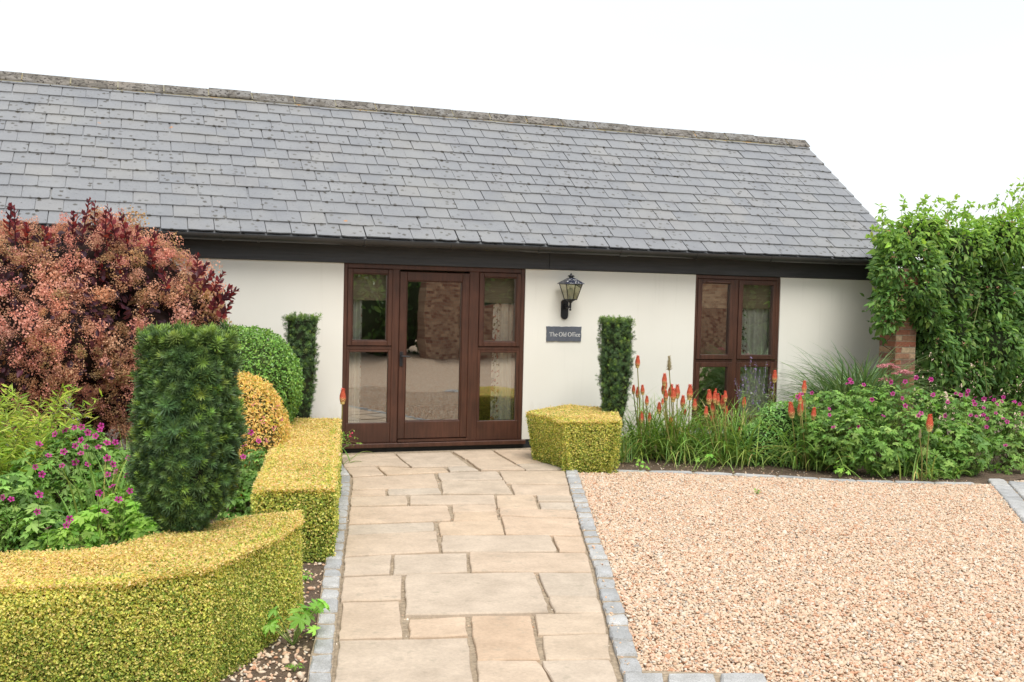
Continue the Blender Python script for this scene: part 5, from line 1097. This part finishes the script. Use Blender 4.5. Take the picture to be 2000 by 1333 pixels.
g = Geo(); blob_core(g, [(c, r) for c, r in cl if c[2] > 1.25 and c[0] - r[0] > pc[0] - .3], .62, (.03, .042, .017)); g.build('dark_branch_core', BARK, ct)  # dark core added behind the leaves to close the light gaps
g = Geo(); gv = Geo()
p, nr = blob_pts(cl, 19500, .82, .2, -.5); m = len(p); p = p + nr * (.15 * lumps(p, 2.2, 4) + .07 * lumps(p, 5.0, 8))[:, None]; D = unit(nr * .9 + np.array([0, 0, -.55]) + .6 * rng.normal(size=(m, 3))); s_ = .074 * np.exp(.3 * rng.normal(size=m))
up_ = np.clip((p[:, 2] - 2.35) / .6 + .3 * rng.normal(size=m), 0, 1)[:, None]
c = pick([(.075, .15, .038), (.11, .20, .048), (.055, .115, .032), (.17, .26, .07)], [4, 3.4, 2.4, 1.6], m) * (1 - up_) + pick([(.17, .29, .05), (.23, .36, .06)], [1, 1], m) * up_
g.inst(LANCE, roty(D, unit(np.array([0, -.6, .8]))) * np.stack([s_ * .8, s_, s_], -1)[:, None, :], p, c)
# inner shaded layer of leaves and woody stems on the trellis
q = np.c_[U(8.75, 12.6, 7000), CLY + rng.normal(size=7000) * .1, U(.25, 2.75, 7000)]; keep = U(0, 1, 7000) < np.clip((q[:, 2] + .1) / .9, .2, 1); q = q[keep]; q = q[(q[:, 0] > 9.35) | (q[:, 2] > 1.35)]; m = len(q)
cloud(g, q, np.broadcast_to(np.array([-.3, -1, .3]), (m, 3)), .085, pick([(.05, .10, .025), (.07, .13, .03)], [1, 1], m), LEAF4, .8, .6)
for px, py, ln, ang in [(1760, 440, 58, 1.7), (1800, 420, 52, 1.5), (1815, 415, 46, 1.1), (1890, 430, 44, 1.6), (1945, 420, 50, 1.7), (1985, 405, 85, 1.4), (1995, 410, 70, 1.6), (1870, 430, 36, 1.9), (1770, 430, 60, 1.9), (1790, 415, 42, 1.2), (1830, 420, 40, 1.0), (1850, 418, 48, 1.3), (1905, 415, 36, .8), (1930, 415, 40, 1.2), (1955, 415, 80, 1.35), (1975, 410, 75, 1.5), (1985, 420, 70, 1.2), (1740, 455, 60, 2.8), (1725, 520, 30, 3.3), (1722, 560, 26, 3.5), (1728, 600, 28, 3.7), (1735, 430, 50, 2.3), (1722, 465, 46, 3.0), (1728, 452, 44, 2.9), (1735, 470, 50, 3.05), (1745, 445, 55, 2.7), (1735, 440, 45, 2.5), (2000, 400, 60, 1.2), (1880, 420, 30, 1.5)]:
    b0 = P(px, py, CLY - .1); m_ = 1 / pxm(b0); tt = np.linspace(0, 1, 7)[:, None]; e = b0 + ln * m_ * (np.array([math.cos(ang), -.1, math.sin(ang)]) * tt + np.array([.12, 0, -.22]) * tt ** 2.5); tube(gv, e, np.linspace(.004, .0015, 7), 4, (.16, .15, .06))
    n = 13; i = U(.1, 1, n); q = np.stack([np.interp(i, tt[:, 0], e[:, j]) for j in range(3)], -1); Dl = unit(rng.normal(size=(n, 3)) + np.array([0, 0, -.1])); s_ = .062 * np.exp(.2 * rng.normal(size=n)); g.inst(LANCE, roty(Dl) * np.stack([s_ * .9, s_, s_], -1)[:, None, :], q, pick([(.20, .33, .06), (.26, .38, .08)], [1, 1], n))
g.build('foliage', LEAF, ct, kind='stuff')
for k in range(46):
    x = U(9.2, 12.6); z = U(.6, 2.6); e = np.array([x, CLY + .05 * rng.normal(), 0.0]); pts = [e + np.array([rng.normal() * .05 + .35 * t_ * rng.normal(), -.12 * t_, z * t_]) for t_ in np.linspace(0, 1, 6)]; tube(gv, pts, np.linspace(.012, .005, 6), 5, (.10, .075, .045))
for k in range(5):
    px, py = U(1750, 1990), U(440, 720); b0 = P(px, py, CLY - .42); L = U(.2, .5); a = U(-2.6, -.3); tt = np.linspace(0, 1, 6)[:, None]; tube(gv, b0 + L * (np.array([math.cos(a), -.15, math.sin(a)]) * tt + np.array([0, 0, -.2]) * tt ** 2), .004, 4, (.22, .25, .09))
gv.build('stems', BARK, ct, kind='stuff')
g = Geo()
for k in range(130):
    q = cl[rng.integers(len(cl))]; d = unit(rng.normal(size=3) + np.array([0, -1.2, .2])); c = q[0] + d * np.array(q[1]) * 1.0; n = 7; cloud(g, c + rng.normal(size=(n, 3)) * .012, rng.normal(size=(n, 3)), .016, pick([(.36, .15, .12), (.42, .22, .16)], [1, 1], n))
g.build('buds', PETAL, ct, kind='stuff')
tr = thing('trellis', (10.9, CLY + .12, 0), 'dark timber trellis carrying the climber beside the brick pier', 'trellis'); ORG[tr.name] = np.array((10.9, CLY + .12, 0.0))
for x in np.arange(9.45, 12.6, .42):
    g = Geo(); box(g, x, x + .035, CLY + .12, CLY + .145, 0, 2.15); g.build('upright', MBEAM, tr)
for z in np.arange(.4, 2.15, .42):
    g = Geo(); box(g, 9.42, 12.6, CLY + .147, CLY + .17, z, z + .035); g.build('rail', MBEAM, tr)
# fuchsia sprig in front of the entrance sill
ft = thing('fuchsia_sprig', P(664, 872, -.62), 'thin trailing sprig with tiny pink buds beside the entrance sill', 'sprig'); b0 = P(662, 868, -.6); ORG[ft.name] = P(664, 872, -.62)
g = Geo(); gl = Geo()
for px, py in [(700, 866), (690, 838), (676, 842), (698, 855), (672, 850)]:
    e = P(px, py, -.62); m_ = (b0 + e) / 2 + np.array([0, 0, .03]); tube(g, [b0, m_, e], .002, 4, (.2, .16, .06)); n = 9; i = U(.2, 1, n)[:, None]; cloud(gl, b0 * (1 - i) + e * i + rng.normal(size=(n, 3)) * .012, rng.normal(size=(n, 3)) + np.array([0, -.5, .8]), .036, pick([(.15, .27, .05), (.2, .33, .07)], [1, 1], n), LEAF4, .6, .6)
c = P(686, 851, -.64); cloud(gl, c + rng.normal(size=(8, 3)) * .009, rng.normal(size=(8, 3)), .022, pick([(.4, .05, .1)], [1], 8)); g.build('stems', BARK, ft); gl.build('foliage', LEAF, ft, kind='stuff')

# ------------------------------------------------------------------ what stands behind the viewer and shows in the glass
bw = thing('garden_wall', (12, -17, 0), 'old brick yard wall across the drive, seen only mirrored in the glass', 'wall'); ORG[bw.name] = np.array((12.0, -17.0, 0.0))
g = Geo(); box(g, 8.6, 11.2, -17.3, -17, -.05, 1.5); g.build('wall', MBRICKWALL, bw)
for x0, x1, h in ((7.6, 8.6, 2.2), (15.6, 17.2, 2.9)):
    g = Geo(); box(g, x0, x1, -17, -16.3, -.05, h); g.build('pier', MBRICKWALL, bw)
for x, y, r, h, lab in ((3.3, -18, 2.8, 4.8, 'spreading dark tree behind the viewer nearest the yard wall end'), (9.8, -19.6, 3.2, 6.5, 'tall broad tree behind the yard wall, mirrored in the door glass'), (14.5, -20, 2.6, 5.0, 'rounded tree behind the yard wall, mirrored in the right window'), (20.5, -19.5, 3.0, 6.0, 'tree at the far end of the yard wall')):
    t_ = thing('yard_tree', (x, y, 0), lab, 'tree', 'trees behind the yard wall'); ORG[t_.name] = np.array((x, y, 0.0)); g = Geo(); tube(g, [(x, y, -.05), (x + .1, y, h * .4), (x, y, h * .8)], [.22, .16, .05], 8, (.08, .06, .04)); g.build('trunk', BARK, t_)
    bl = [(np.array([x + rng.normal() * r * .4, y + rng.normal() * r * .3, h * .55 + rng.normal() * h * .16]), (r * .6, r * .5, h * .3)) for _ in range(7)]; bl += [(np.array([x + (k_ - 2.5) * r * .34, y + .6, h * (.16 + .1 * (k_ % 2))]), (r * .45, r * .35, h * .24)) for k_ in range(6)]
    g = Geo(); blob_core(g, bl, .84, (.03, .045, .018)); g.build('dark_crown_core', BARK, t_)  # solid core added so no sky shows through the crown
    p, nr = blob_pts(bl, 6500, .85, .2, -2); m = len(p); g = Geo(); cloud(g, p, nr, .21, pick([(.06, .12, .03), (.09, .16, .04), (.04, .085, .025)], [2, 1, 2], m), LEAF4, .8); g.build('crown', LEAF, t_, kind='stuff')
